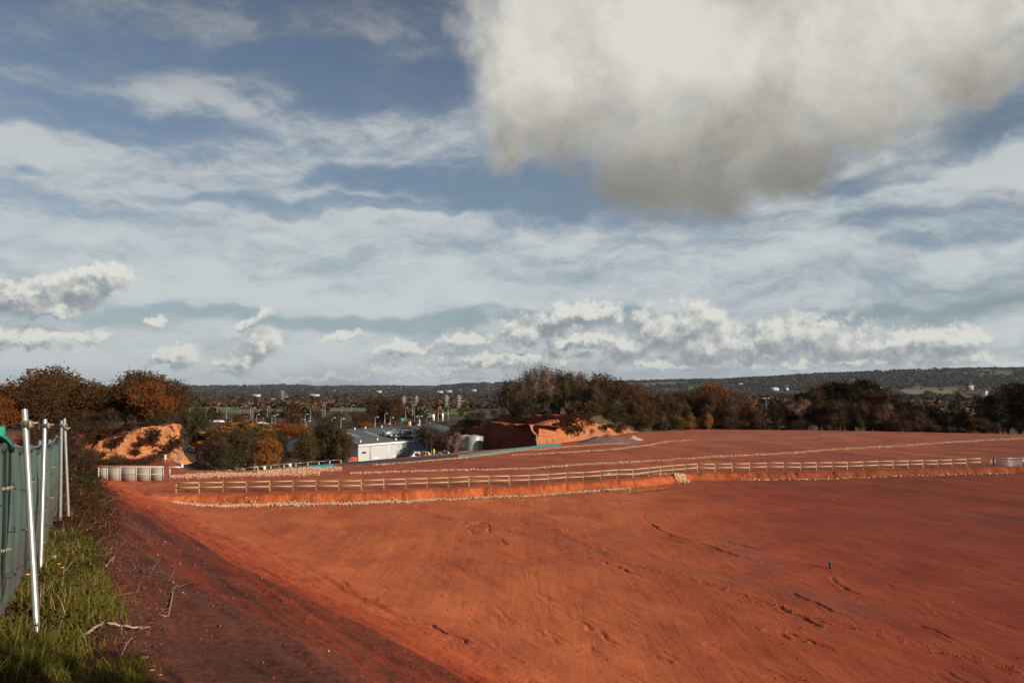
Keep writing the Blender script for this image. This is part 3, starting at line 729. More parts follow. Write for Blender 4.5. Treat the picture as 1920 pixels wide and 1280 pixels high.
# ---- the brown wood on the mound and all along the far edge of the site
CT = [(855, 788), (880, 762), (905, 755), (935, 742), (948, 722), (960, 708), (975, 706), (990, 690), (1015, 684), (1040, 690), (1060, 698), (1075, 691), (1095, 706), (1115, 706), (1125, 697), (1145, 708), (1170, 714), (1210, 722), (1235, 734), (1265, 732),
      (1290, 738), (1320, 722), (1345, 724), (1370, 740), (1400, 748), (1440, 752), (1475, 752), (1500, 745), (1530, 722), (1560, 710), (1585, 718), (1620, 712), (1650, 720), (1685, 742), (1730, 752), (1780, 775), (1820, 780), (1850, 752), (1880, 735), (1910, 722), (1960, 700), (2400, 690)]
def wood(n, px0, px1, e0, e1, protos, label, group, lo=.7, hi=1.0, mx=15, cat='tree', wide=(.9, 1.25), mn=2.0):
    k = 0; tries = 0
    while k < n and tries < n * 8:
        tries += 1
        px = _tr.uniform(px0, px1); e = _tr.uniform(e0, e1)
        y = 170.0
        for _ in range(6): y = float(rear_y(x_of(px, y))) + e
        x = x_of(px, y); hh = min(mx, top_h(px, sil(CT, px), y, x) * _tr.uniform(lo, hi))
        if hh < mn: continue
        place(_tr.choice(protos), x, y, hh, label, cat, group, wide=_tr.uniform(*wide)); k += 1
GW = 'brown scrub trees of the wood along the far edge'
LW = 'brown half-bare scrub tree of the tangled wood behind the red earth'
wood(34, 1195, 1420, .8, 5, [SHRUB, PROTO['scrub']], 'low scrub clump at the foot of the wood on the red earth edge', 'undergrowth at the foot of the wood', .22, .42, 4.5, 'bush', (1.3, 1.9), 1.0)
wood(34, 1185, 1420, 3, 9, [PROTO['scrub']], LW, GW, .45, .8)
wood(46, 1100, 1430, 9, 24, [PROTO['scrub']], LW, GW, .72, 1.0)
wood(14, 1100, 1430, 20, 40, [PROTO['scrub'], PROTO['oak']], LW, GW, .85, 1.0, 13)
wood(44, 1420, 1990, .5, 3.2, [PROTO['scrub']], 'dark low bush at the foot of the shaded trees at right', 'low bushes under the shaded trees', .22, .4, 4.5, 'bush', (1.4, 2.0), 1.0)
wood(22, 1420, 1960, 2, 10, [PROTO['scrub']], 'dark reddish scrub tree in the shade along the right part of the far edge', 'shaded scrub at the right of the far edge', .35, .72, 8)
wood(30, 1430, 1830, 6, 26, [PROTO['pine'], PROTO['pine'], PROTO['scrub']], 'dark tree in the shaded belt at the right of the far edge', 'dark trees at the right of the far edge', .8, 1.0, 14)
wood(20, 1800, 2500, 4, 30, [PROTO['pine'], PROTO['oak']], 'tall dark tree crowding the right end of the far edge', 'tall dark trees at the right end', .85, 1.05, 22)
wood(26, 862, 985, 50, 78, [PROTO['scrub'], PROTO['olive']], 'dark scrub tree on the slope above the white tanks', 'scrub on the slope above the tanks', .7, 1.0, 9)
for px, y, hh_, nm in ((1535, 208, 'pine', 0), (1560, 206, 'pine', 0), (1590, 207, 'pine', 0), (1625, 205, 'pine', 0), (1650, 207, 'pine', 0), (1690, 204, 'pine', 0)):
    x = x_of(px, y)
    place(PROTO['pine'], x, y, min(15, top_h(px, sil(CT, px), y, x)), 'tall dark pine standing above the shaded belt at right', group='dark pines above the shaded belt', wide=.95)
# named single trees on the mound
for px, top, y, pr, wd, lb in (
    (965, 705, 178, PROTO['ash'][1:], .9, 'dark spreading tree at the left end of the mound'),
    (1006, 684, 184, PROTO['ash'][:1], 1.0, 'tall pale-stemmed ash with open thin crown, highest on the mound'),
    (1035, 690, 190, PROTO['ash'][:1], .9, 'thin-crowned ash just right of the highest ash on the mound'),
    (1050, 697, 186, PROTO['ash'][1:], .75, 'dark narrow tree between the tall ash and the ivy-dark crown'),
    (1078, 691, 188, PROTO['ash'][1:], .8, 'dark dense-crowned tree right of the tall ash on the mound'),
    (1022, 740, 176, PROTO['pine'][:1], .9, 'black ivy-covered small tree under the tall ash'),
    (1128, 697, 194, PROTO['scrub'][1:2], .8, 'feathery brown tree rising from the wood right of the mound top'),
    (1160, 712, 196, PROTO['scrub'][:1], .9, 'round brown tree right of the feathery one on the mound'),
    (1330, 720, 222, PROTO['rust'], .75, 'taller rusty oak standing out of the wood beyond the red earth'),
    (1365, 744, 216, PROTO['rust'], .9, 'low orange-brown tree beside the taller rusty oak'),
    (1185, 722, 205, PROTO['olive'][:1], .9, 'olive-brown tree at the back of the mound'),
    (985, 745, 174, PROTO['olive'][1:], 1.0, 'low dark bushy tree under the left trees of the mound'),
    (1500, 742, 203, PROTO['bare'], 1.5, 'reddish bare-limbed tree in front of the pines'),
    (1655, 750, 196, PROTO['bare'], 1.5, 'purple-brown bare tree in the dark belt at right'),
    (1365, 764, 202, PROTO['gold'], 1.0, 'bright yellow birch at the wood edge, the right one'),
    (1272, 777, 196, PROTO['gold'], .9, 'small orange birch at the wood edge, the left one'),
    (1328, 770, 198, PROTO['gold'], .8, 'thin yellow birch at the wood edge between the other two'),
    (1295, 774, 198, PROTO['gold'], 1.1, 'dull gold young tree beside the orange birch'),
    (1410, 756, 206, PROTO['gold'], .9, 'faded orange young tree right of the yellow birch'),
    ):
    x = x_of(px, y); place(pr, x, y, max(2.5, top_h(px, top, y, x)), lb, wide=wd * (1.0 if pr is not PROTO['gold'] else 1.1))
for i in range(60):
    px = _tr.uniform(885, 1185); y0 = float(np.interp(px, [885, 940, 1000, 1060, 1110, 1185], [176, 172, 168, 164, 172, 191])); y = y0 + _tr.uniform(0, 8)
    x = x_of(px, y)
    place(SHRUB, x, y, _tr.uniform(1.0, 2.2), 'low dark gorse bush on the slope above the cut terraces', 'bush', 'gorse bushes above the cut terraces', wide=1.35)
for i in range(26):
    px = _tr.uniform(1088, 1215); y = float(np.interp(x_of(px, 180), C2X, C2Y)) + _tr.uniform(3.5, 8); x = x_of(px, y)
    place(_tr.choice([SHRUB, PROTO['scrub']]), x, y, _tr.uniform(1.6, 3.6), 'brown bush on the rim above the lit sandstone corner', 'bush', 'bushes above the lit sandstone corner', wide=1.4)
# ---- trees before the warehouse and beyond
for px, top, y, pr, wd, lb in (
    (340, 756, 142, PROTO['olive'][:1], 1.0, 'tall dark tree between the sandstone face and the white lorry'),
    (372, 762, 156, PROTO['olive'][1:], 1.0, 'dark conical tree just left of the white lorry'),
    (408, 812, 128, PROTO['scrub'][:1], 1.2, 'dark brown tree close beside the right end of the sandstone face'),
    (412, 806, 132, PROTO['olive'][:1], 1.0, 'dark tree in front of the white lorry'),
    (425, 800, 132, PROTO['scrub'][2:], 1.0, 'brown bushy tree left of the golden crown'),
    (452, 777, 150, PROTO['gold'], 2.6, 'golden-topped round tree, highest of the group by the sandstone face'),
    (446, 800, 130, PROTO['olive'][1:], 1.1, 'olive tree under the golden crown'),
    (478, 788, 138, PROTO['olive'][:1], 1.1, 'large olive and gold tree right of the golden crown'),
    (500, 822, 130, PROTO['rust'], .9, 'low rusty tree at the right end of the group by the sandstone face'),
    (418, 835, 118, PROTO['olive'][1:], 1.1, 'low dark tree at the rubble end near the sandstone face'),
    (525, 806, 150, PROTO['olive'][1:], .62, 'narrow green tree standing alone in front of the pale gable'),
    (578, 800, 150, PROTO['olive'][:1], .75, 'green tree at the left of the clump before the warehouse'),
    (604, 781, 156, PROTO['olive'][1:], .95, 'tallest grey-green tree of the clump before the warehouse'),
    (624, 788, 152, PROTO['olive'][:1], .78, 'full grey-green tree in the middle of the clump before the warehouse'),
    (646, 800, 150, PROTO['olive'][1:], .62, 'dark tree at the right of the clump, against the warehouse corner'),
    (810, 792, 162, PROTO['scrub'][2:], .95, 'round rusty-brown tree in front of the warehouse wall'),
    (855, 806, 160, PROTO['bare'], 1.1, 'small nearly bare tree beside the white tanks'),
    (560, 772, 300, PROTO['scrub'][:1], .8, 'bare grey-brown tree beyond the warehouse gable'),
    ):
    x = x_of(px, y)
    place(pr, x, y, max(2.5, top_h(px, top, y, x)), lb, wide=wd)
for i, px in enumerate((694, 702, 709, 718, 725, 733, 741, 747)):
    y = 470 + (i * 37) % 30; x = x_of(px, y); place(PROTO['poplar'], x, y, top_h(px, 740 + (i * 5) % 7, y, x), 'brown upright poplar in the row beyond the warehouse roof', group='row of brown poplars', wide=1.25)
for px, y, top, wd in ((548, 520, 754, 1.4), (558, 525, 752, 1.5), (540, 515, 758, 1.2)):
    x = x_of(px, y); place(PROTO['poplar'], x, y, top_h(px, top, y, x), 'tall brown poplar behind the lamp posts left of the warehouse', group='poplars left of the warehouse', wide=wd)
def belt(n, px0, px1, y0, y1, protos, label, group, ha, hb, wide=(1.0, 1.4)):
    for i in range(n):
        px = _tr.uniform(px0, px1); y = _tr.uniform(y0, y1); x = x_of(px, y)
        if abs(px - 404) < 22 and y < 560: continue
        place(_tr.choice(protos), x, y, _tr.uniform(ha, hb), label, 'tree', group, wide=_tr.uniform(*wide))
belt(26, 330, 700, 215, 330, [PROTO['scrub'], PROTO['rust'], PROTO['olive']], 'brown tree in the tree belt close behind the warehouse', 'tree belt behind the warehouse', 4, 7.5)
belt(22, 640, 930, 250, 380, [PROTO['scrub'], PROTO['rust'], PROTO['olive']], 'rusty tree among the lamp posts behind the warehouse roof', 'trees among the lamp posts', 4, 7)
belt(40, 330, 960, 400, 620, [PROTO['scrub'], PROTO['olive'], PROTO['scrub']], 'brown tree of the belts between the retail park and the fields', 'trees between retail park and fields', 6, 9)

# ---- woods, hedges and single trees of the wide valley, uncountable
def far_trees(name, n, r0, r1, label, pal, sizes, seed, prob, per=26, px=(-150, 2100)):
    rng = np.random.RandomState(seed)
    N = n * 6
    r = np.exp(rng.uniform(math.log(r0), math.log(r1), N)); a = np.arctan((rng.uniform(px[0], px[1], N) - 960) / F_PX)
    x = np.sin(a) * r; y = np.cos(a) * r
    keep = rng.rand(N) < prob(x, y, r)
    x, y, r = x[keep][:n], y[keep][:n], r[keep][:n]; m = len(x)
    z = H(x, y, False)
    w_ = sizes[0] * (.6 + .8 * rng.rand(m)) * np.interp(r, [300, 6500], [1, 2.6]); h_ = sizes[1] * (.6 + .7 * rng.rand(m)) * np.interp(r, [300, 6500], [1, 1.35])
    k = per
    d = sphere_dirs(rng, m * k, .35) * (.55 + .5 * rng.rand(m * k, 1))
    c = np.stack([np.repeat(x, k) + d[:, 0] * np.repeat(w_, k) * .5, np.repeat(y, k) + d[:, 1] * np.repeat(w_, k) * .5, np.repeat(z + h_ * .5, k) + d[:, 2] * np.repeat(h_, k) * .5], 1)
    nrm = d + rng.normal(size=d.shape) * .45; nrm /= np.linalg.norm(nrm, axis=1, keepdims=True)
    b = np.cross(nrm, rng.normal(size=nrm.shape)); b /= np.linalg.norm(b, axis=1, keepdims=True); a2 = np.cross(nrm, b)
    s = (np.repeat(w_, k) * (.16 + .16 * rng.rand(m * k)))[:, None]
    v = np.stack([c - a2 * s, c + b * s, c + a2 * s * .9, c - b * s * .8], 1).reshape(-1, 3)
    o = mesh_np(name, v, np.arange(m * k * 4).reshape(-1, 4), None)
    colp = np.array(pal)[rng.randint(0, len(pal), m)] * (.7 + .6 * rng.rand(m, 1))
    cc = np.repeat(np.repeat(colp, k, 0) * (.88 + .24 * rng.rand(m * k, 1)), 4, 0)
    ca = o.data.color_attributes.new('col', 'FLOAT_COLOR', 'POINT')
    ca.data.foreach_set('color', np.concatenate([cc, np.ones((len(cc), 1))], 1).astype(np.float32).ravel())
    o.data.materials.append(M_FAR)
    return tag(o, label, 'wood', kind='stuff')
M_FAR = bpy.data.materials.new("far_crowns"); M_FAR.use_nodes = True
_g = NT(M_FAR.node_tree); _g.n.clear(); _o = _g.new('ShaderNodeOutputMaterial'); _d = _g.new('ShaderNodeBsdfDiffuse'); _a = _g.new('ShaderNodeAttribute', attribute_name='col')
_g.l.new(_a.outputs['Color'], _d.inputs[0]); _g.l.new(_d.outputs[0], _o.inputs[0])
BROWNS = [(.062, .034, .022), (.050, .032, .022), (.075, .040, .020), (.040, .030, .020), (.085, .042, .020), (.038, .034, .018), (.060, .046, .032)]
def p_near(x, y, r):
    f = fbm(x / 190, y / 120, 3, 81)
    keep = np.clip((f + .22) * 4, .02, 1)
    px = 960 + F_PX * x / y
    open_ = ((px > 318) & (px < 440) & (r > 700) & (r < 1250)) | ((px > 430) & (px < 560) & (r > 720) & (r < 1000)) | ((px > 590) & (px < 700) & (r > 640) & (r < 900)) | ((px > 820) & (px < 960) & (r > 500) & (r < 900)) | ((px > 1680) & (px < 1800) & (r > 900) & (r < 1500))
    return np.where(open_, .0, keep)
def p_far(x, y, r):
    f = fbm(x / 420, y / 300, 4, 83)
    return np.clip((f + .06) * 5, .06, 1)
far_trees('distant_wood', 5200, 620, 1500, 'brown mass of trees and hedges filling the valley beyond the lamp posts', BROWNS, (8, 8.5), 3, p_near, 30)
far_trees('distant_wood', 9500, 1450, 5200, 'dark far woods and hedgerows of the plain below the hills', [(.045, .036, .026), (.035, .030, .024), (.060, .040, .026), (.030, .030, .024), (.028, .030, .020)], (11, 8), 5, p_far, 18)  # darker palette: cloud shadow over the plain is put into the crown colours
far_trees('distant_wood', 5200, 4800, 8600, 'wooded slopes of the hills along the horizon', [(.030, .030, .024), (.036, .032, .024), (.026, .028, .022)], (13, 7), 8, lambda x, y, r: np.clip((fbm(x / 500, y / 420, 4, 85) + .12) * 5, .05, 1), 12)
# ------------------------------------------------------------------ materials of built things
M_GALV = mat("galvanised_steel", (.31, .33, .33), .42, .65, var=.35, vscale=30)
M_GREYSTEEL = mat("grey_steel", (.30, .32, .32), .5, .5, var=.15, vscale=4)
M_WOOD = mat("new_timber", (.33, .23, .125), .8, var=.18, vscale=3, bump=.2)
M_OLDWOOD = mat("weathered_timber", (.22, .15, .10), .85, var=.25, vscale=3)
M_WHITE = mat("white_paint", (.72, .72, .70), .5, var=.05)
M_CLAD = mat("pale_cladding", (.36, .37, .38), .5, var=.06, vscale=.5)
M_ROOF = mat("slate_grey_roof", (.085, .10, .098), .6, var=.15, vscale=.4)
M_BRICK = mat("red_brick", (.33, .095, .050), .85, var=.2, vscale=3)
M_TANK = mat("tank_steel", (.40, .41, .38), .38, .45, var=.08, vscale=2)
M_CONC = mat("concrete", (.36, .34, .31), .85, var=.15, vscale=3, bump=.2)
M_BLACK = mat("black_plastic", (.012, .012, .014), .5)
M_RED = mat("red_paint", (.45, .03, .02), .5)
M_BLUE = mat("blue_paint", (.02, .06, .30), .5)
M_GREEN = mat("green_paint", (.06, .22, .03), .5)
M_DKGREEN = mat("dark_green_paint", (.01, .06, .035), .5)
M_YEL = mat("yellow_paint", (.65, .40, .02), .6)
M_GLASS = mat("dark_glass", (.02, .025, .03), .12, spec=.6)
M_TILE = mat("clay_tile", (.42, .12, .06), .8)
M_TEAL = mat("teal_membrane", (.035, .125, .140), .6, var=.2, vscale=1.5)
M_MEMB = mat("black_membrane", (.022, .022, .03), .55, var=.3, vscale=1.5)
M_SLATE = mat("dark_slate", (.06, .055, .065), .7)
M_LAMP = mat("lamp_head", (.62, .62, .60), .4)
M_TYRE = mat("tyre_rubber", (.015, .015, .015), .8)

def rock_material(name, base, lo, streak):
    m = bpy.data.materials.new(name); m.use_nodes = True; g = NT(m.node_tree); g.n.clear()
    out = g.new('ShaderNodeOutputMaterial'); b = g.new('ShaderNodeBsdfPrincipled'); g.l.new(b.outputs[0], out.inputs[0])
    pos = g.new('ShaderNodeNewGeometry').outputs['Position']
    n = g.noise(g.mapping(pos, scale=(.5, .5, 2.2)), .55, 8, .65, .6); n2 = g.noise(pos, 1.1, 8, .7)
    f = g.math('ADD', g.math('MULTIPLY', n, .7), g.math('MULTIPLY', n2, .5))
    f = g.sstep(g.math('ADD', f, g.math('MULTIPLY', g.math('SUBTRACT', g.noise(pos, 3.2, 5, .7), .5), .5)), .42, .74)
    c = g.mix(f, lo, base)
    c = g.mix(g.sstep(g.noise(pos, .35, 6, .7, 1.0), .53, .61, 0, .75), c, streak)
    g.put(b.inputs['Base Color'], c); b.inputs['Roughness'].default_value = .95; b.inputs['Specular IOR Level'].default_value = .1
    bn = g.new('ShaderNodeBump'); bn.inputs['Strength'].default_value = 1.0; bn.inputs['Distance'].default_value = .55
    g.put(bn.inputs['Height'], g.noise(g.mapping(pos, scale=(.7, .7, 2.0)), 1.6, 8, .7)); g.l.new(bn.outputs[0], b.inputs['Normal'])
    return m
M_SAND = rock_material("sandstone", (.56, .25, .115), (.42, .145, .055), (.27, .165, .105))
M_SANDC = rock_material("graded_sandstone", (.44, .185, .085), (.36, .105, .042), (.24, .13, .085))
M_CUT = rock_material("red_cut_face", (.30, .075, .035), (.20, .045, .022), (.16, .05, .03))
def face(name, pts, label_kind, m, lean=1.2, cap=3.0, nu=90, nv=26, rough=.9, seed=0, scallop=.0):
    """a steep rock or earth face: pts = (x, y, z_base, z_top) along its foot; the rim runs back onto the hill"""
    P_ = np.array(pts, dtype=float); L = np.concatenate([[0], np.cumsum(np.hypot(np.diff(P_[:, 0]), np.diff(P_[:, 1])))])
    u = np.linspace(0, L[-1], nu)
    bx, by, zb, zt = [np.interp(u, L, P_[:, i]) for i in range(4)]
    zt = zt + fbm(u * .35, u * 0 + seed, 4, 200 + seed) * .8 * np.clip(zt - zb, 0, 1)
    dx = np.gradient(bx); dy = np.gradient(by); n = np.hypot(dx, dy); nx, ny = -dy / n, dx / n     # away from the viewer
    rows = []
    for j in range(nv + 8):
        if j < nv:
            f = j / (nv - 1); z = (zb - .5) + (zt - zb + .5) * f
            off = lean * f ** 1.4
            nn = fbm(u * .30, z * .8 + j * .0, 5, 210 + seed, .6) * rough + fbm(u * 1.1, z * 1.1, 3, 230 + seed) * rough * .35
            wob = nn * np.clip((zt - zb) / 2.5, 0, 1) * (math.sin(math.pi * min(1, f * 1.1)) ** .5 if f > 0 else 0)
            off = off + wob
        else:
            k = (j - nv + 1) / 8; off = lean + cap * k + wob * (1 - k); z = zt + .12 * k - .9 * k * k
        rows.append(np.stack([bx + nx * off, by + ny * off, z * np.ones(nu)], -1))
    mb = MB(); mb.sheet(np.array(rows))
    return tag(mb.build(name, m, None, True), kind='structure')
def pt(px, py, y):
    p = at(px, py, y); return p.x, p.y, p.z
def cl(px, y, top, base=.4):
    p = at(px, top, y); return (p.x, y, base, p.z)
face('cliff', [cl(60, 119, 862), cl(120, 120, 852), cl(145, 121, 842), cl(175, 121, 828), cl(205, 121.5, 816), cl(235, 122, 805), cl(255, 122, 800), cl(290, 122.5, 799), cl(320, 123, 800), cl(338, 123.4, 804), cl(349, 124.4, 813), cl(357, 125.8, 838), cl(362, 127.5, 862)], 0, M_SAND, 2.2, 4.0, 190, 38, 1.1, 1)
# right-hand cut: two shaded terraces facing left, and the lit sandstone corner
c1 = at(1008, 834, 152)
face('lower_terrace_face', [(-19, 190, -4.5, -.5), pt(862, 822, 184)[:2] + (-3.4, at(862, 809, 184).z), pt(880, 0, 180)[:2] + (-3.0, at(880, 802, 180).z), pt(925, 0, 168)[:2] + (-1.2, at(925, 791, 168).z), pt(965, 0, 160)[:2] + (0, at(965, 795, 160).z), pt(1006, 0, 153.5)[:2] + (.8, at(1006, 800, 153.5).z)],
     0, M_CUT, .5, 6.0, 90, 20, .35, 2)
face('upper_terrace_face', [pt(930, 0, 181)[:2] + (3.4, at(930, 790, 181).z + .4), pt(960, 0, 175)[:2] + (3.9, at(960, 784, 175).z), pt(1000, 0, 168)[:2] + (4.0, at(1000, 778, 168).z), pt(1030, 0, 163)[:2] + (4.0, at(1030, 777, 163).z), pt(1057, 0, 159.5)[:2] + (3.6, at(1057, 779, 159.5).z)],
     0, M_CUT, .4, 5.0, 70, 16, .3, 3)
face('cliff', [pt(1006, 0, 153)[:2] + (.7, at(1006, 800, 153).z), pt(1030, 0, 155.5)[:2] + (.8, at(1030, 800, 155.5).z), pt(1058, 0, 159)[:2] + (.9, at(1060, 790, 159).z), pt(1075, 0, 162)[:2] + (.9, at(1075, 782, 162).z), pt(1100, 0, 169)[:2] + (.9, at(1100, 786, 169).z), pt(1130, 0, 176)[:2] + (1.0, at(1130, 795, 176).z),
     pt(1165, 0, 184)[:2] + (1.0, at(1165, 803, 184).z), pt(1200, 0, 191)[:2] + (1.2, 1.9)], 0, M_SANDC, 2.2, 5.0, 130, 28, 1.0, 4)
face('far_earth_cut', [(-10, 214, -6, at(866, 797, 214).z), (-6, 212, -6, at(878, 797, 212).z), (0, 206, -5, at(890, 800, 206).z)], 0, M_SAND, 1.0, 4.0, 30, 12, .5, 6)

# ------------------------------------------------------------------ stones
def stone_shapes(seed, n=7):
    rng = np.random.RandomState(seed); out = []
    t = (1 + 5 ** .5) / 2
    V0 = np.array([(-1, t, 0), (1, t, 0), (-1, -t, 0), (1, -t, 0), (0, -1, t), (0, 1, t), (0, -1, -t), (0, 1, -t), (t, 0, -1), (t, 0, 1), (-t, 0, -1), (-t, 0, 1)], float)
    V0 /= np.linalg.norm(V0[0])
    Fc = np.array([(0, 11, 5), (0, 5, 1), (0, 1, 7), (0, 7, 10), (0, 10, 11), (1, 5, 9), (5, 11, 4), (11, 10, 2), (10, 7, 6), (7, 1, 8), (3, 9, 4), (3, 4, 2), (3, 2, 6), (3, 6, 8), (3, 8, 9), (4, 9, 5), (2, 4, 11), (6, 2, 10), (8, 6, 7), (9, 8, 1)])
    for _ in range(n):
        s = np.array([1, .55 + .4 * rng.rand(), .45 + .35 * rng.rand()])
        out.append(V0 * s * (.8 + .4 * rng.rand(12, 1)))
    return out, Fc
def stone_mat(name, a, b_):
    m = bpy.data.materials.new(name); m.use_nodes = True; g = NT(m.node_tree); g.n.clear()
    out = g.new('ShaderNodeOutputMaterial'); b = g.new('ShaderNodeBsdfPrincipled'); g.l.new(b.outputs[0], out.inputs[0])
    geo = g.new('ShaderNodeNewGeometry')
    f = g.math('ADD', g.math('MULTIPLY', geo.outputs['Random Per Island'], .7), g.math('MULTIPLY', g.noise(geo.outputs['Position'], 6, 4), .3))
    g.put(b.inputs['Base Color'], g.mix(f, a, b_)); b.inputs['Roughness'].default_value = .9; b.inputs['Specular IOR Level'].default_value = .2
    return m
M_STONE = stone_mat("pale_rubble", (.30, .15, .085), (.52, .37, .25))
M_REDSTONE = stone_mat("stained_rubble", (.33, .15, .09), (.52, .33, .22))
M_GREYSTONE = stone_mat("grey_gravel", (.17, .10, .095), (.28, .19, .17))
def stones(name, label, xy, sizes, m, seed, sink=.25, lift=None):
    rng = np.random.RandomState(seed); shp, Fc = stone_shapes(seed)
    x, y = xy[:, 0], xy[:, 1]; z = H(x, y) + (0 if lift is None else lift)
    V = np.zeros((len(x), 12, 3))
    for i in range(len(x)):
        q = rng.normal(size=4); q /= np.linalg.norm(q); w0, a, b, c = q
        R_ = np.array([[1 - 2 * (b * b + c * c), 2 * (a * b - c * w0), 2 * (a * c + b * w0)], [2 * (a * b + c * w0), 1 - 2 * (a * a + c * c), 2 * (b * c - a * w0)], [2 * (a * c - b * w0), 2 * (b * c + a * w0), 1 - 2 * (a * a + b * b)]])
        V[i] = shp[i % len(shp)] @ R_.T * sizes[i] * .5 + np.array([x[i], y[i], z[i] + sizes[i] * (.5 - sink) * .6])
    Fx = (Fc[None] + (np.arange(len(x)) * 12)[:, None, None]).reshape(-1, 3)
    return tag(mesh_np(name, V.reshape(-1, 3), Fx, m), label, 'stones', kind='stuff')
def along(pts_px, n, width, seed, zguess=None, jit=.5):
    """random ground points in a band along a line given on the photograph"""
    rng = np.random.RandomState(seed)
    P_ = np.array([tuple(hit(*p))[:2] for p in pts_px]); L = np.concatenate([[0], np.cumsum(np.hypot(*np.diff(P_, axis=0).T))])
    u = rng.rand(n) * L[-1]; w_ = rng.normal(size=n) * .42
    W = np.interp(u, L, width if hasattr(width, '__len__') else [width] * len(P_)); W = W * (.75 + .5 * vnoise(u * .4, u * 0, seed))
    x = np.interp(u, L, P_[:, 0]); y = np.interp(u, L, P_[:, 1])
    tx = np.interp(u + .5, L, P_[:, 0]) - np.interp(u - .5, L, P_[:, 0]); ty = np.interp(u + .5, L, P_[:, 1]) - np.interp(u - .5, L, P_[:, 1]); q = np.hypot(tx, ty) + 1e-6
    return np.stack([x - ty / q * w_ * W, y + tx / q * w_ * W], 1), np.clip(1 - np.abs(w_), 0, 1)
def stripe(label, pts, n, width, s0, s1, m, seed, heap=.12):
    xy, k = along(pts, n, width, seed); rng = np.random.RandomState(seed + 1)
    stones('rubble', label, xy, s0 + (s1 - s0) * rng.rand(n) ** 1.6, m, seed, lift=heap * k * rng.rand(n))
def edge_band(label, x0, x1, n, off, width, s0, s1, m, seed, thin=None):
    rng = np.random.RandomState(seed); x = rng.uniform(x0, x1, n)
    y = edge_y(x) + off + rng.normal(size=n) * width * .5
    stones('rubble', label, np.stack([x, y], 1), s0 + (s1 - s0) * rng.rand(n) ** 1.5, m, seed, lift=.10 * rng.rand(n))
edge_band('band of pale rubble along the foot of the orange bank below the rail fence, left half', -33.5, -8, 3600, -.30, .75, .10, .26, M_STONE, 301)
edge_band('narrowing band of pale rubble along the foot of the bank, middle part', -8, 14, 1500, -.25, .7, .09, .24, M_STONE, 302)
edge_band('thin broken line of stones at the foot of the bank below the fence, right part', 29, 69, 420, -.1, .5, .10, .28, M_STONE, 303)
stripe('long pale rubble-filled trench curving across the terrace up to the right edge', [(655, 888), (760, 884), (880, 881), (1000, 878), (1100, 871), (1200, 866), (1330, 857), (1460, 851), (1560, 843), (1700, 835), (1800, 828), (1925, 822)], 5600, [.7, .8, .8, 1.0, 1.0, 1.2, 1.2, 1.2, 1.2, 1.4, 1.5, 1.6], .09, .28, M_STONE, 304)
stripe('wide reddish rubble bed behind the left end of the rail fence', [(318, 893), (380, 891), (450, 890), (520, 888), (600, 886)], 3600, [1.6, 3.0, 3.0, 3.0, 2.6], .08, .26, M_REDSTONE, 305)
stripe('pale rubble heap spreading left of the warehouse end, beyond the rail fence', [(480, 887), (540, 883), (590, 880), (640, 879)], 2600, [1.5, 2.4, 2.6, 1.4], .10, .30, M_STONE, 306, .3)
stripe('faint gravelly strip beyond the rubble trench, left to the spoil heap', [(700, 872), (860, 860), (960, 846), (1060, 838), (1130, 834), (1180, 832)], 1700, [.6, .8, .9, .9, .8, .5], .10, .26, M_REDSTONE, 307)
stripe('pale gravel track edge sweeping past the spoil heap', [(960, 853), (1060, 849), (1150, 843), (1210, 836), (1250, 828), (1300, 825)], 1500, [.8, 1.0, 1.2, 1.2, .9, .7], .10, .26, M_REDSTONE, 308)
stripe('dark grey stony line along the far part of the terrace', [(1240, 828), (1300, 825), (1400, 825), (1500, 823), (1560, 817), (1620, 812)], 900, [.8, .8, .7, .7, .6, .6], .10, .26, M_GREYSTONE, 309)
stripe('small heap of pale rubble beside the fence where the bank turns', [(1262, 890), (1275, 893), (1286, 896)], 420, [1.2, 1.6, .8], .12, .32, M_STONE, 310, .16)
stripe('thin line of pale stones behind the middle of the rail fence', [(1130, 889), (1180, 890), (1230, 889), (1262, 889)], 420, .5, .10, .26, M_STONE, 311)
stripe('scatter of small grey stones on the sandy floor below', [(420, 975), (620, 1040), (900, 1000), (1300, 1110), (1700, 1240)], 160, 10, .03, .09, M_STONE, 312, 0)
# clods and pebbles on the bank
rngb = np.random.RandomState(77)
_t = rngb.uniform(-30, 45, 5200); _s = rngb.uniform(2, 19.5, 5200) ** 1.0
bx_ = .9 - .8 * _s - .6 * _t; by_ = 34.7 - .6 * _s + .8 * _t
ok = (by_ > 4) & (np.hypot(bx_, by_) > 4.2) & (vnoise(_s * .8, _t * .16, 90) > .42)
ok &= _s > 7
xyb = np.stack([bx_, by_], 1)[ok]
M_CLOD = stone_mat("earth_clod", (.12, .032, .018), (.24, .060, .028))
stones('soil_clods', 'crumbly red and brown clods strewn over the earth bank', xyb, np.interp(xyb[:, 1], [4, 40], [.022, .07]) * (.4 + 1.2 * rngb.rand(len(xyb)) ** 2), M_CLOD, 78, .1)
cx_l, cy_l = [], []
for pts, dp, wd in _ridge:
    P_ = np.array(pts); L = np.concatenate([[0], np.cumsum(np.hypot(*np.diff(P_, axis=0).T))]); u = rngb.rand(900) * L[-1]
    cx_l.append(np.interp(u, L, P_[:, 0]) + rngb.normal(size=900) * .35); cy_l.append(np.interp(u, L, P_[:, 1]) + rngb.normal(size=900) * .35)
xyc = np.stack([np.concatenate(cx_l), np.concatenate(cy_l)], 1)
xr = rngb.uniform(-25, 60, 5200); yr = rngb.uniform(28, 95, 5200); ss_, tt_ = bank_st(xr, yr); okr = (ss_ < 0) & (yr < edge_y(xr) - .5) & (vnoise(xr * .25, yr * .12, 95) > .5)
xyc = np.concatenate([xyc, np.stack([xr, yr], 1)[okr]])
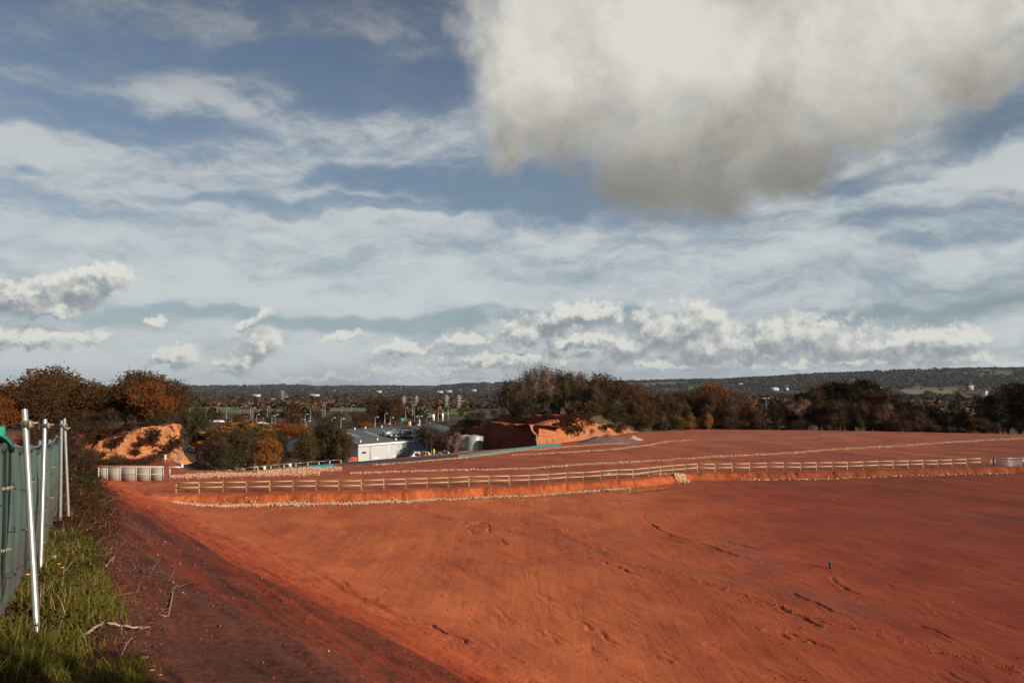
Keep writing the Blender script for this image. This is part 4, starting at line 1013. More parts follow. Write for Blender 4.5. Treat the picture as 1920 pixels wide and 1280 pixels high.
stones('soil_clods', 'small red clods along the wheel ridges and over the bare floor', xyc, .035 + .10 * rngb.rand(len(xyc)) ** 2.5, stone_mat("floor_clod", (.15, .032, .016), (.36, .085, .034)), 80, .2)
i2 = rngb.choice(len(xyb), 110, replace=False)
stones('pebbles', 'scattered pale pebbles on the earth bank', xyb[i2] + .1, np.interp(xyb[i2][:, 1], [4, 40], [.015, .06]) * (.5 + rngb.rand(110)), M_STONE, 79, .1)

# spoil heaps
def heap(name, px, py, rx, ry, hz_, m, label, seed):
    c = hit(px, py); n = 40; a = np.linspace(0, 2 * math.pi, 48, endpoint=False); mb = MB(); rows = []
    for j in range(14):
        k = j / 13; X = c.x + np.cos(a) * rx * k; Y = c.y + np.sin(a) * ry * k
        Z = H(X, Y, False) - .12 + hz_ * (1 - k) ** .9 * (.8 + .3 * fbm(X * .5, Y * .5, 3, seed)) + fbm(X * 1.4, Y * 1.4, 3, seed + 1) * .12 * (1 - k)
        rows.append(np.stack([X, Y, Z], -1))
    g_ = np.array(rows); g_ = np.concatenate([g_, g_[:, :1]], 1); mb.sheet(g_)
    return tag(mb.build(name, m, None, True), label, 'spoil heap')
M_SPOIL = mat("purple_grey_spoil", (.145, .080, .075), .95, var=.3, vscale=1.4, bump=.8, bscale=4)
M_SANDHEAP = mat("pale_sand_heap", (.46, .26, .15), .95, var=.12, vscale=2, bump=.4, bscale=6)
heap('spoil_heap', 1140, 829, 6.4, 4.0, 2.3, M_SPOIL, 'broad purple-grey spoil heap at the foot of the lit sandstone corner', 400)
heap('spoil_heap', 1166, 829, 5.0, 3.0, 1.4, M_SPOIL, 'lower purple-grey spoil heap joined to the right of the broad one', 402)
heap('sand_heap', 1188, 824, 2.2, 2.0, 1.1, M_SANDHEAP, 'small pale cone of sand right of the spoil heaps', 404)

# puddle of standing water by the stones
def puddle(name, pts, z=.02):
    P_ = [flat_hit(px, py, z) for px, py in pts]; me = bpy.data.meshes.new(name)
    me.from_pydata([(a, b, z) for a, b in P_], [], [tuple(range(len(P_)))[::-1]]); me.update()
    if me.polygons[0].normal.z < 0: me.flip_normals()
    o = bpy.data.objects.new(name, me); me.materials.append(M_WATER); link(o); tag(o, kind='structure'); return o
M_WATER = bpy.data.materials.new("shallow_water"); M_WATER.use_nodes = True
_b = M_WATER.node_tree.nodes['Principled BSDF']; _b.inputs['Base Color'].default_value = (.16, .07, .05, 1); _b.inputs['Roughness'].default_value = .06
puddle('water', [(1160, 922), (1190, 918), (1225, 914.5), (1258, 912.2), (1262, 913.5), (1240, 917), (1215, 920), (1190, 923), (1168, 925)], .035)

# ------------------------------------------------------------------ post and rail fence
M_RAILB = mat('greyed_timber', (.33, .25, .17), .85, var=.3, vscale=4)
fence_x = []
px_l = [312]
root = empty('rail_fence')
tag(root, 'long two-rail timber fence crossing the red site above the bank', 'fence')
fx = [-34.8]
def f_y(x): return float(np.interp(x, EX, EY)) + float(np.interp(x, [-36, 0, 30, 66], [3.3, 2.9, 2.6, 2.4]))
def step_x(x, L=2.36):
    s_ = (f_y(x + .5) - f_y(x)) / .5; return x + L / math.hypot(1, s_)
while True:
    nx_ = step_x(fx[-1])
    if 960 + F_PX * nx_ / f_y(nx_) > 1822: break
    fx.append(nx_)
FP = []
rf = random.Random(3)
for i, x in enumerate(fx):
    y = f_y(x); z = h1(x, y); top = z + 1.18 + (.10 if i % 7 == 2 else rf.uniform(-.03, .03))
    FP.append(Vector((x, y, z)))
    m_ = MB(); m_.box((x, y, (top + z - .4) / 2), (.11, .10, top - z + .4), rz=rf.uniform(-.1, .1)); m_.build('post', M_WOOD if rf.random() < .55 else M_OLDWOOD, root)
for i in range(len(FP) - 1):
    if i % 2: continue
    a, b = FP[i], FP[min(i + 2, len(FP) - 1)]
    for hz_ in (.58, 1.08):
        d = Vector((0, -.075, hz_)); m_ = MB()
        mid = FP[i + 1] + Vector((0, -.075, hz_ + rf.uniform(-.03, .03)))
        pts_ = [a + d, mid, b + d + Vector((0, 0, rf.uniform(-.02, .02)))]
        m_.bar(pts_[0], pts_[1] + (pts_[1] - pts_[0]).normalized() * .02, .04, .125); m_.bar(pts_[1] + Vector((0, -.003, 0)), pts_[2], .04, .125)
        m_.build('rail', rf.choice([M_WOOD, M_WOOD, M_RAILB]), root)
last = FP[-1]; m_ = MB()
e1 = last + Vector((2.2, .25, 0))
for hz_ in (.62, 1.12):
    m_ = MB(); m_.bar(last + Vector((0, -.075, hz_)), e1 + Vector((0, -.075, hz_ + .04)), .04, .125); m_.build('rail', M_WOOD, root)
# steel field gate
gp = hit(1866, 874); gz_ = gp.z
def gate(x0, y0, x1, y1, label, endgreen):
    g_ = empty('field_gate', (x0, y0, h1(x0, y0))); tag(g_, label, 'gate')
    dx, dy = x1 - x0, y1 - y0
    fr = MB()
    fr.tube([(0, 0, .12), (0, 0, 1.2)], .035, 6); fr.tube([(dx, dy, .12), (dx, dy, 1.2)], .035, 6); fr.tube([(0, 0, 1.2), (dx, dy, 1.2)], .035, 6); fr.tube([(0, 0, .12), (dx, dy, .12)], .03, 6)
    fr.tube([(dx * .5, dy * .5, .12), (dx * .5, dy * .5, 1.2)], .02, 5)
    fr.build('gate_frame', M_GALV, g_)
    for hz_ in (.27, .42, .57, .74, .95):
        b_ = MB(); b_.tube([(0, 0, hz_), (dx, dy, hz_)], .024, 5); b_.build('bar', M_GALV, g_)
    p_ = MB(); p_.box((-.16, 0, .55), (.14, .14, 1.7)); p_.build('gate_post', M_DKGREEN if endgreen else M_GALV, g_)
    return g_
gx1 = x_of(1914, gp.y)
gate(gp.x, gp.y, gx1, gp.y + .2, 'galvanised seven-bar gate at the right end of the rail fence', True)
gx2 = x_of(1967, gp.y)
gate(gx1 + .35, gp.y + .25, gx2, gp.y + .5, 'second steel gate leaf cut by the right edge of the photo', False)
wp = hit(1859, 872); wr = empty('warning_stake', tuple(wp)); tag(wr, 'low stake with tangled yellow warning tape left of the steel gate', 'stake')
m_ = MB(); m_.box((0, 0, .3), (.06, .06, .75)); m_.build('stake', M_OLDWOOD, wr)
m_ = MB()
for a, b in (((0, -.04, .72), (-.28, -.05, .52)), ((0, -.05, .6), (.14, -.06, .42)), ((-.05, -.05, .42), (-.27, -.06, .28)), ((.02, -.05, .72), (-.22, -.04, .80))): m_.bar(a, b, .05, .075)
m_.build('tape', M_YEL, wr)

# black drain pipe standing out of the lower floor
pp = hit(1557, 1066)
pr_ = empty('drain_pipe', (pp.x, pp.y, pp.z)); tag(pr_, 'short dark pipe standing upright alone on the bare red floor', 'pipe')
m_ = MB(); m_.tube([(0, 0, -.3), (0, 0, .43)], .085, 14); m_.build('pipe', M_BLACK, pr_, False)
m_ = MB(); m_.tube([(0, 0, .36), (0, 0, .445)], .094, 14); m_.build('collar', mat("grey_blue_plastic", (.05, .065, .08), .5), pr_, False)

# ------------------------------------------------------------------ warehouse
A = at(672, 832, 185); A = Vector((A.x, 185, 0)); dAB = Vector((.603, .797, 0)); dAC = Vector((-.797, .603, 0))
ze, zr, zb = -1.45, 1.25, -6.2; LEN, WID = 42.0, 27.0
wh = empty('warehouse', (A.x, A.y, zb)); wh.rotation_euler = (0, 0, math.atan2(dAB.y, dAB.x)); tag(wh, 'long low pale-clad warehouse with grey pitched roof', 'warehouse')
E, Rg = ze - zb, zr - zb
# local frame: x along the long wall, y towards the far side
m_ = MB(); nseg = 130; xs = np.linspace(0, LEN, nseg); off = np.where(np.arange(nseg) % 2 == 0, 0, -.05)
m_.sheet(np.stack([np.stack([xs, off, np.full(nseg, .9)], -1), np.stack([xs, off, np.full(nseg, E)], -1)], 0)); m_.build('front_wall', M_CLAD, wh)
m_ = MB(); ys_ = np.linspace(0, WID, 90); of = np.where(np.arange(90) % 2 == 0, 0, -.05); tp = E + (Rg - E) * (1 - np.abs(ys_ / WID * 2 - 1))
m_.sheet(np.stack([np.stack([of, ys_, np.full(90, 1.9)], -1), np.stack([of, ys_, tp], -1)], 0)); m_.build('gable_wall', M_CLAD, wh)
m_ = MB(); m_.box((LEN / 2, .12, .45), (LEN, .3, .9)); m_.box((.12, WID / 2 + .3, .95), (.3, WID, 1.9)); m_.build('brick_plinth', M_BRICK, wh)
m_ = MB(); m_.sheet([[(-.3, -.35, E + .02), (LEN + .3, -.35, E + .02)], [(-.3, WID / 2, Rg + .1), (LEN + .3, WID / 2, Rg + .1)], [(-.3, WID + .35, E + .02), (LEN + .3, WID + .35, E + .02)]]); m_.build('roof', M_ROOF, wh)
m_ = MB(); m_.box((LEN / 2, -.38, E - .18), (LEN + .6, .12, .42)); m_.build('gutter', M_WHITE, wh)
m_ = MB(); m_.box((LEN, WID / 2, E / 2), (.2, WID - .4, E - .4)); m_.box((LEN / 2, WID, E / 2), (LEN - .4, .2, E - .4)); m_.build('rear_wall', M_CLAD, wh)
for x_ in (3.6, 9.4, 15.5, 21, 27, 33, 39):
    m_ = MB(); m_.box((x_, -.14, E / 2 + .3), (.14, .12, E - .9)); m_.build('downpipe', M_GREYSTEEL if x_ == 3.6 else M_WHITE, wh)
for x_ in (5, 11, 17, 23, 29, 35):
    m_ = MB(); k0, k1 = .42, .78
    m_.sheet([[(x_, WID / 2 * k0, E + (Rg - E) * k0 + .12), (x_ + .8, WID / 2 * k0, E + (Rg - E) * k0 + .12)], [(x_, WID / 2 * k1, E + (Rg - E) * k1 + .14), (x_ + .8, WID / 2 * k1, E + (Rg - E) * k1 + .14)]]); m_.build('rooflight', mat("rooflight", (.30, .29, .26), .4) if x_ == 5 else bpy.data.materials['rooflight'], wh)
w_f = MB(); w_f.box((1.6, -.09, 2.9), (1.5, .08, .7)); wf_ = w_f.build('window', M_WHITE, wh); w_g = MB(); w_g.box((1.6, -.14, 2.9), (1.3, .03, .5)); w_g.build('pane', M_GLASS, wf_)
m_ = MB(); m_.box((5.6, -.08, 1.3), (1.4, .1, .45)); m_.box((12.0, -.08, 1.3), (1.8, .1, .45)); m_.build('brick_vent', M_WHITE, wh)
for (x_, y_) in ((2, 1.5), (8, 2.2), (13, 1.0), (6, 12), (10, 12.5), (14, 13), (20, 13.3)):
    m_ = MB(); zz_ = E + (Rg - E) * y_ / (WID / 2); m_.tube([(x_, y_, zz_), (x_, y_, zz_ + .45)], .14, 8); m_.tube([(x_, y_, zz_ + .45), (x_, y_, zz_ + .55)], .26, 8); m_.build('roof_vent', M_WHITE, wh)
# rooftop plant
ac = MB(); zz_ = E + (Rg - E) * .33
pu = MB(); pu.box((18.2, 4.2, zz_ + .95), (5.2, 2.4, 1.3)); pu.build('plant_housing', M_GREYSTEEL, wh)
pu = MB(); pu.tube([(12.4, 4.5, zz_ + .9), (15.4, 4.3, zz_ + 1.0)], [.55, .75], 12); pu.tube([(13.2, 2.9, zz_ + .2), (13.2, 2.9, zz_ + .8)], .4, 10); pu.tube([(14.4, 2.4, zz_ + .2), (14.4, 2.4, zz_ + .7)], .4, 10); pu.box((15.6, 4.3, zz_ + 1.75), (1.0, .8, .3)); pu.build('duct', M_GALV, wh)
for q in range(3):
    pu = MB(); pu.box((18.0 + q * 1.0, 2.96, zz_ + .95), (.75, .06, 1.0)); pu.build('louvre', M_MEMB, wh)
pu = MB(); pu.box((17.5, 3.6, zz_ + .2), (7.6, 3.8, .12)); pu.build('plant_deck', M_GREYSTEEL, wh)
# lower white annexe near the tanks
an = empty('annexe', (at(880, 0, 197).x - 9, 196, -5)); an.rotation_euler = (0, 0, math.atan2(.797, .603) * .25); tag(an, 'low white annexe with shallow roof behind the bare tree and tanks', 'building')
m_ = MB(); m_.box((5.2, 2, 1.9), (10.6, 4, 3.8)); m_.build('wall', M_WHITE, an); m_ = MB(); m_.box((5.4, 2, 4.0), (11.4, 4.8, .25)); m_.build('roof', M_SLATE, an)
m_ = MB(); m_.box((11.2, .6, 3.72), (3.0, 1.2, .35)); m_.build('canopy', M_WHITE, an)
# tanks
def tank(px, top, bot, y, label):
    w0 = at(px, top, y); b0 = at(px, bot, y); r = 17.2 / F_PX * y; t_ = empty('storage_tank', (w0.x, y, b0.z)); tag(t_, label, 'tank'); h_ = w0.z - b0.z
    m_ = MB(); m_.tube([(0, 0, 0), (0, 0, h_)], r, 40, cap=False); m_.build('shell', M_TANK, t_, True)
    m_ = MB(); m_.tube([(0, 0, h_), (0, 0, h_ + .12), (0, 0, h_ + .42)], [r * 1.01, r * .98, r * .05], 40); m_.build('lid', M_TANK, t_)
    for k in range(4):
        m_ = MB(); m_.tube([(0, 0, h_ * (.1 + k * .27)), (0, 0, h_ * (.1 + k * .27) + .05)], r * 1.012, 40, cap=False); m_.build('band', M_GALV, t_)
    m_ = MB(); m_.box((-r * 1.02, -.6, h_ / 2), (.1, .1, h_ * .95)); m_.build('pipe', M_GREYSTEEL, t_)
    return t_
tank(889, 818.5, 843, 166, 'round pale steel tank in front, right of the bare tree')
tank(873, 818, 842, 171, 'round pale steel tank half hidden behind the front one')
sl = at(884, 845, 165); so = MB(); so.box((sl.x, 165.5, sl.z - .35), (5.6, 5.0, .7)); tag(so.build('tank_slab', M_CONC), 'concrete slab under the pale steel tanks', 'slab')
# vans
def van(px, py, y, rz, L, label, hgt=2.0):
    p_ = at(px, py, y); v_ = empty('van', (p_.x, y, p_.z - hgt)); v_.rotation_euler = (0, 0, rz); tag(v_, label, 'van')
    prof_ = [(-L / 2, .35), (-L / 2, hgt), (L / 2 - 1.1, hgt), (L / 2 - .45, hgt * .58), (L / 2, hgt * .5), (L / 2, .35)]
    v = [(x, -.9, z) for x, z in prof_] + [(x, .9, z) for x, z in prof_]; n = len(prof_)
    me = bpy.data.meshes.new('body'); me.from_pydata(v, [], [tuple(range(n)), tuple(range(2 * n - 1, n - 1, -1))] + [(i, i + n, (i + 1) % n + n, (i + 1) % n) for i in range(n)]); me.update(); me.materials.append(M_WHITE); link(bpy.data.objects.new('body', me), v_)
    for sx in (-L * .32, L * .32):
        for sy in (-.86, .86):
            m_ = MB(); m_.tube([(sx, sy - .1, .34), (sx, sy + .1, .34)], .34, 12); m_.build('wheel', M_TYRE, v_)
    m_ = MB(); m_.box((L / 2 - .78, 0, hgt * .79), (.04, 1.5, hgt * .36), M=Matrix.Rotation(math.radians(38), 3, 'Y').to_4x4()); m_.build('windscreen', M_GLASS, v_)
    for sy in (-.93, .93):
        m_ = MB(); m_.box((L / 2 - 1.45, sy, hgt * .75), (.8, .02, .5)); m_.build('side_window', M_GLASS, v_)
    return v_
van(785, 846, 162, 3.4, 3.9, 'white van parked left of the rusty tree by the warehouse')
van(831, 844, 163, .2, 3.9, 'white van parked right of the rusty tree by the warehouse')
# gas bottle cage things: coloured drums seen over the edge of the site
for px, py, m__, lb, hh_ in ((805, 851.5, M_YEL, 'yellow drum beside the rusty tree trunk', .75), (809, 850.5, M_TEAL, 'thin teal gas bottle beside the rusty tree trunk', 1.1), (813.5, 849.5, M_YEL, 'tall orange-yellow gas bottle right of the yellow drum', 1.3), (802, 852, M_BLUE, 'blue drum left of the yellow drum', .7)):
    p_ = at(px, py, 158); o = empty('drum', (p_.x, 158, p_.z - .5)); tag(o, lb, 'drum'); r = .28 if 'drum' in lb.split()[1] else .16
    m_ = MB(); m_.tube([(0, 0, 0), (0, 0, hh_ * .9), (0, 0, hh_), (0, 0, hh_ + .06)], [r, r, r * .7, r * .3], 14); m_.build('barrel', m__, o)
    m_ = MB(); m_.tube([(0, 0, hh_), (0, 0, hh_ + .14)], .05, 8); m_.build('valve', M_GALV, o)
# low membrane edging on the far side of the terrace
def membrane(pts, label, m__, hgt=.38):
    P_ = [hit(*p) for p in pts]; mb = MB(); rows = [[], [], []]
    n = 60; L_ = np.concatenate([[0], np.cumsum([(P_[i + 1] - P_[i]).length for i in range(len(P_) - 1)])]); u = np.linspace(0, L_[-1], n)
    X = np.interp(u, L_, [p.x for p in P_]); Y = np.interp(u, L_, [p.y for p in P_]); Z = H(X, Y)
    wv = .05 * np.sin(u * 1.7)
    mb.sheet(np.stack([np.stack([X, Y - .25 + wv, Z + .02], -1), np.stack([X, Y + wv, Z + hgt], -1), np.stack([X, Y + .10 + wv, Z + hgt], -1), np.stack([X, Y + .12, Z - .1], -1)], 0))
    return tag(mb.build('membrane_edging', m__), label, 'edging')
membrane([(860, 858), (900, 853), (960, 845), (1010, 839), (1052, 835.5)], 'long strip of teal membrane edging before the shaded cut', M_TEAL, .42)
membrane([(580, 878), (600, 876.5), (625, 874.5)], 'short piece of teal membrane edging left of the warehouse', M_TEAL, .42)
membrane([(645, 873), (700, 869.5), (760, 865.5), (820, 861), (858, 858)], 'long strip of black membrane edging in front of the warehouse', M_MEMB, .5)
# timber posts by the cut
for i, (px, y) in enumerate(((1006.5, 150), (1012, 150), (1018, 150), (1024.5, 150), (1038, 151))):
    x = x_of(px, y - 2); z = h1(x, y - 2); o = MB(); o.box((x, y - 2, z + .45), (.14, .14, 1.5)); 
    t_ = o.build('timber_post', M_OLDWOOD); tag(t_, 'short timber post in the row at the foot of the shaded cut', 'post', 'timber posts at the foot of the shaded cut')
x = x_of(1027, 147.5); z = h1(x, 147.5); o = MB(); o.bar((x - .35, 147.7, z + 1.05), (x + .55, 147.4, z), .09, .09); tag(o.build('timber_brace', M_WOOD), 'slanting new timber brace leaning on the posts by the shaded cut', 'brace')

M_PALEGREY = mat("pale_grey", (.42, .40, .36), .7)
M_HOARD = mat("grey_mesh_board", (.26, .215, .18), .85, var=.12, vscale=6)
# ------------------------------------------------------------------ left: grey hoarding, kerb, marker, wire fence
hb = hit(311, 902); hy = hb.y
hr = empty('hoarding', (0, 0, 0)); tag(hr, 'grey mesh-faced site hoarding at the foot of the bank, left end', 'hoarding')
hx = [x_of(px, hy) for px in (190, 206, 231, 260, 286, 310.5)]
for i in range(5):
    z0 = h1(hx[i + 1], hy); m_ = MB(); m_.box(((hx[i] + hx[i + 1]) / 2, hy, z0 + .82), (hx[i + 1] - hx[i] - .06, .05, 1.55)); m_.build('panel', M_HOARD, hr)
for i in range(6):
    z0 = h1(hx[5], hy); m_ = MB(); m_.box((hx[i], hy - .05, z0 + .83), (.09, .09, 1.72)); m_.build('post', M_GREYSTEEL if i == 5 else M_PALEGREY, hr)
z0 = h1(hx[5], hy)
m_ = MB(); m_.box(((hx[0] + hx[5]) / 2, hy - .06, z0 + 1.66), (hx[5] - hx[0], .12, .12)); m_.build('top_rail', M_PALEGREY, hr)
m_ = MB(); m_.box(((hx[2] + hx[5]) / 2, hy - .06, z0 + .80), (hx[5] - hx[2], .07, .06)); m_.build('mid_rail', M_PALEGREY, hr)
p0 = at(311, 889, hy + 8); p1 = at(371, 888.5, hy + 8)
m_ = MB(); m_.box(((p0.x + p1.x) / 2, hy + 8, p0.z - .2), (p1.x - p0.x, .3, .4)); tag(m_.build('kerb_beam', M_CONC), 'low grey concrete beam right of the hoarding', 'beam')
br_ = empty('barrier', (hx[5] + .3, hy + 1, z0)); tag(br_, 'thin white barrier pole reaching right from the hoarding end', 'barrier')
L_ = (335 - 312) / F_PX * hy
m_ = MB(); m_.tube([(0, 0, 1.55), (L_, 0, 1.52)], .06, 8); m_.build('pole', M_WHITE, br_); m_ = MB(); m_.box((L_, 0, 1.62), (.22, .2, .34)); m_.build('end_cap', M_WHITE, br_); m_ = MB(); m_.box((0, 0, .8), (.14, .14, 1.7)); m_.build('stand', M_GREYSTEEL, br_)
q_ = at(310, 852, 114); mk = empty('marker_post', (q_.x, 114, h1(q_.x, 114))); tag(mk, 'white and yellow marker post in front of the sandstone face', 'marker post')
ht = q_.z - h1(q_.x, 114)
for k, m__ in enumerate((M_OLDWOOD, M_WHITE, M_YEL, M_WHITE)):
    a_, b_ = [0, ht * .45, ht * .7, ht * .8][k], [ht * .45, ht * .7, ht * .8, ht][k]
    m_ = MB(); m_.tube([(0, 0, a_), (0, 0, b_)], .07 if k == 0 else .13, 8); m_.build(['stem', 'lower_band', 'middle_band', 'upper_band'][k], m__, mk)
# galvanised post and wire fence along the rear edge
wf = empty('wire_fence'); tag(wf, 'galvanised post and wire fence along the edge before the dark trees', 'fence')
WP = []
for px, ty in ((415, 882), (436, 879.7), (461, 877), (486, 874), (510.5, 871.4), (535, 869), (557, 867.5), (579, 865.6), (600, 864), (620, 862.5), (641, 861)):
    y = 120.0
    for _ in range(6): y = float(rear_y(x_of(px, y))) + 1.2
    x = x_of(px, y); zt_ = at(px, ty, y).z; z = h1(x, y); WP.append(Vector((x, y, zt_)))
    m_ = MB(); m_.box((x, y, (zt_ + z - .3) / 2), (.13, .13, zt_ - z + .3)); m_.build('post', M_GALV, wf)
for i in range(len(WP) - 1):
    m_ = MB(); m_.tube([WP[i] - Vector((0, 0, .04)), WP[i + 1] - Vector((0, 0, .04))], .035 if i != 2 else .07, 5); m_.build('rail', M_GALV, wf)
for px, py, lb in ((546, 870.5, 'small white box by the wire fence, before the green tree'), (498.5, 876, 'small white box by the wire fence, left of the narrow tree')):
    y = 120.0
    for _ in range(6): y = float(rear_y(x_of(px, y))) + .6
    x = x_of(px, y); m_ = MB(); m_.box((x, y, at(px, py, y).z - .1), (.34, .3, .42)); m_.box((x, y, h1(x, y) + .1), (.1, .1, .9)); tag(m_.build('meter_box', M_WHITE), lb, 'box')

# ------------------------------------------------------------------ lamp posts of the retail park
def lamp_post(px, top, y, double, label, group=None):
    x = x_of(px, y); z0 = h1(x, y); zt_ = at(px, top, y).z; h_ = zt_ - z0
    o = empty('lamp_post', (x, y, z0), 0); tag(o, label, 'lamp post', group)
    m_ = MB(); m_.tube([(0, 0, 0), (0, 0, h_ * .2), (0, 0, h_)], [.17, .15, .09], 6); m_.build('pole', M_GREYSTEEL, o)
    for s_ in ((-1, 1) if double else (1,)):
        m_ = MB(); m_.tube([(0, 0, h_ - .1), (s_ * .8, 0, h_)], .06, 5); m_.build('arm', M_GREYSTEEL, o)
        m_ = MB(); m_.box((s_ * 1.15, 0, h_ + .02), (1.0, .45, .26)); m_.build('lamp_head', M_LAMP, o)
LG = 'lamp posts of the retail park'
for px, top, y in ((350, 758, 600), (408, 757, 620), (426, 765, 560), (451, 763, 560), (475, 764, 540), (482, 777, 430), (502, 762, 560), (511, 779, 420), (517, 777, 430), (551, 776, 430), (562.5, 785.7, 360), (566.5, 786, 350), (573, 776, 430), (576, 789, 340),
                   (583, 763.6, 560), (605.5, 759, 600), (623.4, 783, 380), (640, 785, 370), (641, 763, 560), (660, 759, 590), (704, 781.5, 390), (722, 775, 440), (724.5, 794, 300), (732.5, 783, 380), (761, 764, 540), (777, 758, 580), (778, 780.6, 400), (786.5, 780, 400),
                   (797, 768, 500), (801, 781, 400), (822, 763, 540), (840.5, 756.7, 580)):
    lamp_post(px, top, y, False, 'grey single-headed lamp post in the retail park beyond the site', LG)
for px, top, y, lb in ((471, 756, 600, 'twin-headed lamp post above the golden tree'), (610, 755, 620, 'twin-headed lamp post behind the clump before the warehouse'), (773.7, 752.6, 620, 'tall twin-headed lamp post above the warehouse roof'), (863.5, 751.7, 620, 'twin-headed lamp post at the edge of the dark scrub'), (1436, 746.5, 420, 'floodlight pole with two bright heads rising from the wood')):
    lamp_post(px, top, y, True, lb)
# pylons
def pylon(px, top, y, label, group=None):
    x = x_of(px, y); z0 = float(H(np.array([x]), np.array([y]), False)[0]) - 1; h_ = at(px, top, y).z - z0
    o = empty('pylon', (x, y, z0), .5); tag(o, label, 'pylon', group)
    m_ = MB(); W = h_ * .11
    def hw(z): return W * (1 - z / h_) ** 1.1 + .25
    zs = [0, .2, .38, .54, .68, .8, .9, 1.0]
    for sx in (-1, 1):
        for sy in (-1, 1):
            m_.tube([(sx * hw(k * h_), sy * hw(k * h_), k * h_) for k in zs], .22, 4)
    for a, b in zip(zs[:-1], zs[1:]):
        wa, wb = hw(a * h_), hw(b * h_)
        for q in ((-1, -1, 1, -1), (1, -1, 1, 1), (1, 1, -1, 1), (-1, 1, -1, -1)):
            m_.tube([(q[0] * wa, q[1] * wa, a * h_), (q[2] * wb, q[3] * wb, b * h_)], .13, 3); m_.tube([(q[2] * wa, q[3] * wa, a * h_), (q[0] * wb, q[1] * wb, b * h_)], .13, 3)
    m_.build('lattice', M_GREYSTEEL, o)
    for k, l_ in ((.66, .18), (.79, .24), (.92, .16)):
        a_ = MB(); a_.tube([(-l_ * h_, 0, k * h_), (0, 0, k * h_ + .05 * h_), (l_ * h_, 0, k * h_), (-l_ * h_, 0, k * h_)], .2, 4); a_.build('arm', M_GREYSTEEL, o)
pylon(530, 731, 1300, 'tallest lattice pylon, rising against the far dark woods')
pylon(537, 740, 1500, 'lattice pylon close behind the tallest one')
for px, top, y, q in ((757.5, 742, 1050, 'left of the twin lamps'), (781, 741, 1100, 'right of the twin lamps'), (837.5, 740, 1000, 'between the retail park lamps and the dark scrub'), (861, 740, 1050, 'just left of the dark scrub')):
    pylon(px, top, y, 'lattice pylon beyond the warehouse, ' + q)
# church with tower
cx_ = at(507, 760, 1150); zc = float(H(np.array([cx_.x]), np.array([1150.]), False)[0])
ch = empty('church', (cx_.x, 1150, cx_.z - 4.5)); tag(ch, 'small church with square tower and orange lit roof among the brown trees', 'church')
m_ = MB(); m_.box((3.4, 2, 7.0), (4.6, 4.6, 14.5)); 
for q in range(4): m_.box((3.4 + (-1.9, 1.9, 1.9, -1.9)[q], 2 + (-1.9, -1.9, 1.9, 1.9)[q], 14.8), (.8, .8, 1.2))
m_.build('tower', mat("church_stone", (.34, .20, .14), .9), ch)
m_ = MB(); m_.box((-2.4, 2, 2.2), (8.5, 5.5, 4.5)); m_.build('nave', M_TILE, ch)
m_ = MB(); m_.sheet([[(-6.9, -1.2, 4.3), (2.0, -1.2, 4.3)], [(-5.6, 2, 8.2), (2.0, 2, 8.2)], [(-6.9, 5.2, 4.3), (2.0, 5.2, 4.3)]]); m_.build('roof', mat("lit_tile", (.60, .17, .07), .8), ch)
m_ = MB(); m_.box((3.4, -.34, 10.5), (1.0, .06, 2.0)); m_.build('louvre', M_GLASS, ch)
# articulated lorry
lp = at(404, 797, 560); lo_ = empty('lorry', (lp.x, 560, lp.z)); tag(lo_, 'white articulated lorry half hidden by the dark trees', 'lorry')
m_ = MB(); sec = [(1.25 * math.cos(a), 2.1 + 1.35 * math.sin(a)) for a in np.linspace(math.radians(-40), math.radians(220), 15)]
gr_ = np.array([[(x_, s_[0], s_[1]) for s_ in sec] for x_ in (-3.2, -3.0, 5.2, 6.3)]); gr_[3, :, 2] = 1.9 + (gr_[3, :, 2] - 2.1) * .7; m_.sheet(gr_); m_.sheet(np.array([gr_[0], np.tile([(-3.2, 0, 2.1)], (15, 1))])); m_.sheet(np.array([gr_[3], np.tile([(6.35, 0, 2.0)], (15, 1))])); m_.build('trailer', M_WHITE, lo_, True)
m_ = MB(); m_.box((-4.6, 0, 1.9), (1.9, 2.3, 2.4)); m_.box((-4.4, 0, 3.25), (1.4, 2.1, .5)); m_.build('cab', M_WHITE, lo_)
m_ = MB(); m_.box((-4.7, -1.17, 1.5), (1.4, .04, .7)); m_.build('red_panel', M_RED, lo_); m_ = MB(); m_.box((-4.7, -1.17, 2.5), (1.1, .04, .6)); m_.build('cab_window', M_BLUE, lo_)
m_ = MB(); m_.box((-1.6, -1.28, 3.0), (2.2, .05, .35)); m_.build('blue_stripe', M_BLUE, lo_)
for x_ in (-4.6, -2.2, 3.4, 4.5, 5.5):
    m_ = MB(); m_.tube([(x_, -1.2, .5), (x_, 1.2, .5)], .5, 12); m_.build('wheel', M_TYRE, lo_)
# parked cars beyond the golden tree
def car(px, py, y, rz, m__, label):
    p_ = at(px, py, y); c_ = empty('car', (p_.x, y, p_.z), rz); tag(c_, label, 'car')
    pf = [(-2.1, .35), (-2.1, .85), (-1.5, .95), (-.9, 1.42), (.6, 1.42), (1.2, .95), (2.0, .82), (2.1, .35)]; n = len(pf)
    v = [(x, -.85, z) for x, z in pf] + [(x, .85, z) for x, z in pf]
    me = bpy.data.meshes.new('body'); me.from_pydata(v, [], [tuple(range(n)), tuple(range(2 * n - 1, n - 1, -1))] + [(i, i + n, (i + 1) % n + n, (i + 1) % n) for i in range(n)]); me.update(); me.materials.append(m__); link(bpy.data.objects.new('body', me), c_)
    m_ = MB(); m_.box((-.15, 0, 1.16), (1.7, 1.74, .34)); m_.build('side_window', M_GLASS, c_)
    for sx in (-1.3, 1.3):
        for sy in (-.8, .8): m_ = MB(); m_.tube([(sx, sy - .1, .32), (sx, sy + .1, .32)], .32, 10); m_.build('wheel', M_TYRE, c_)
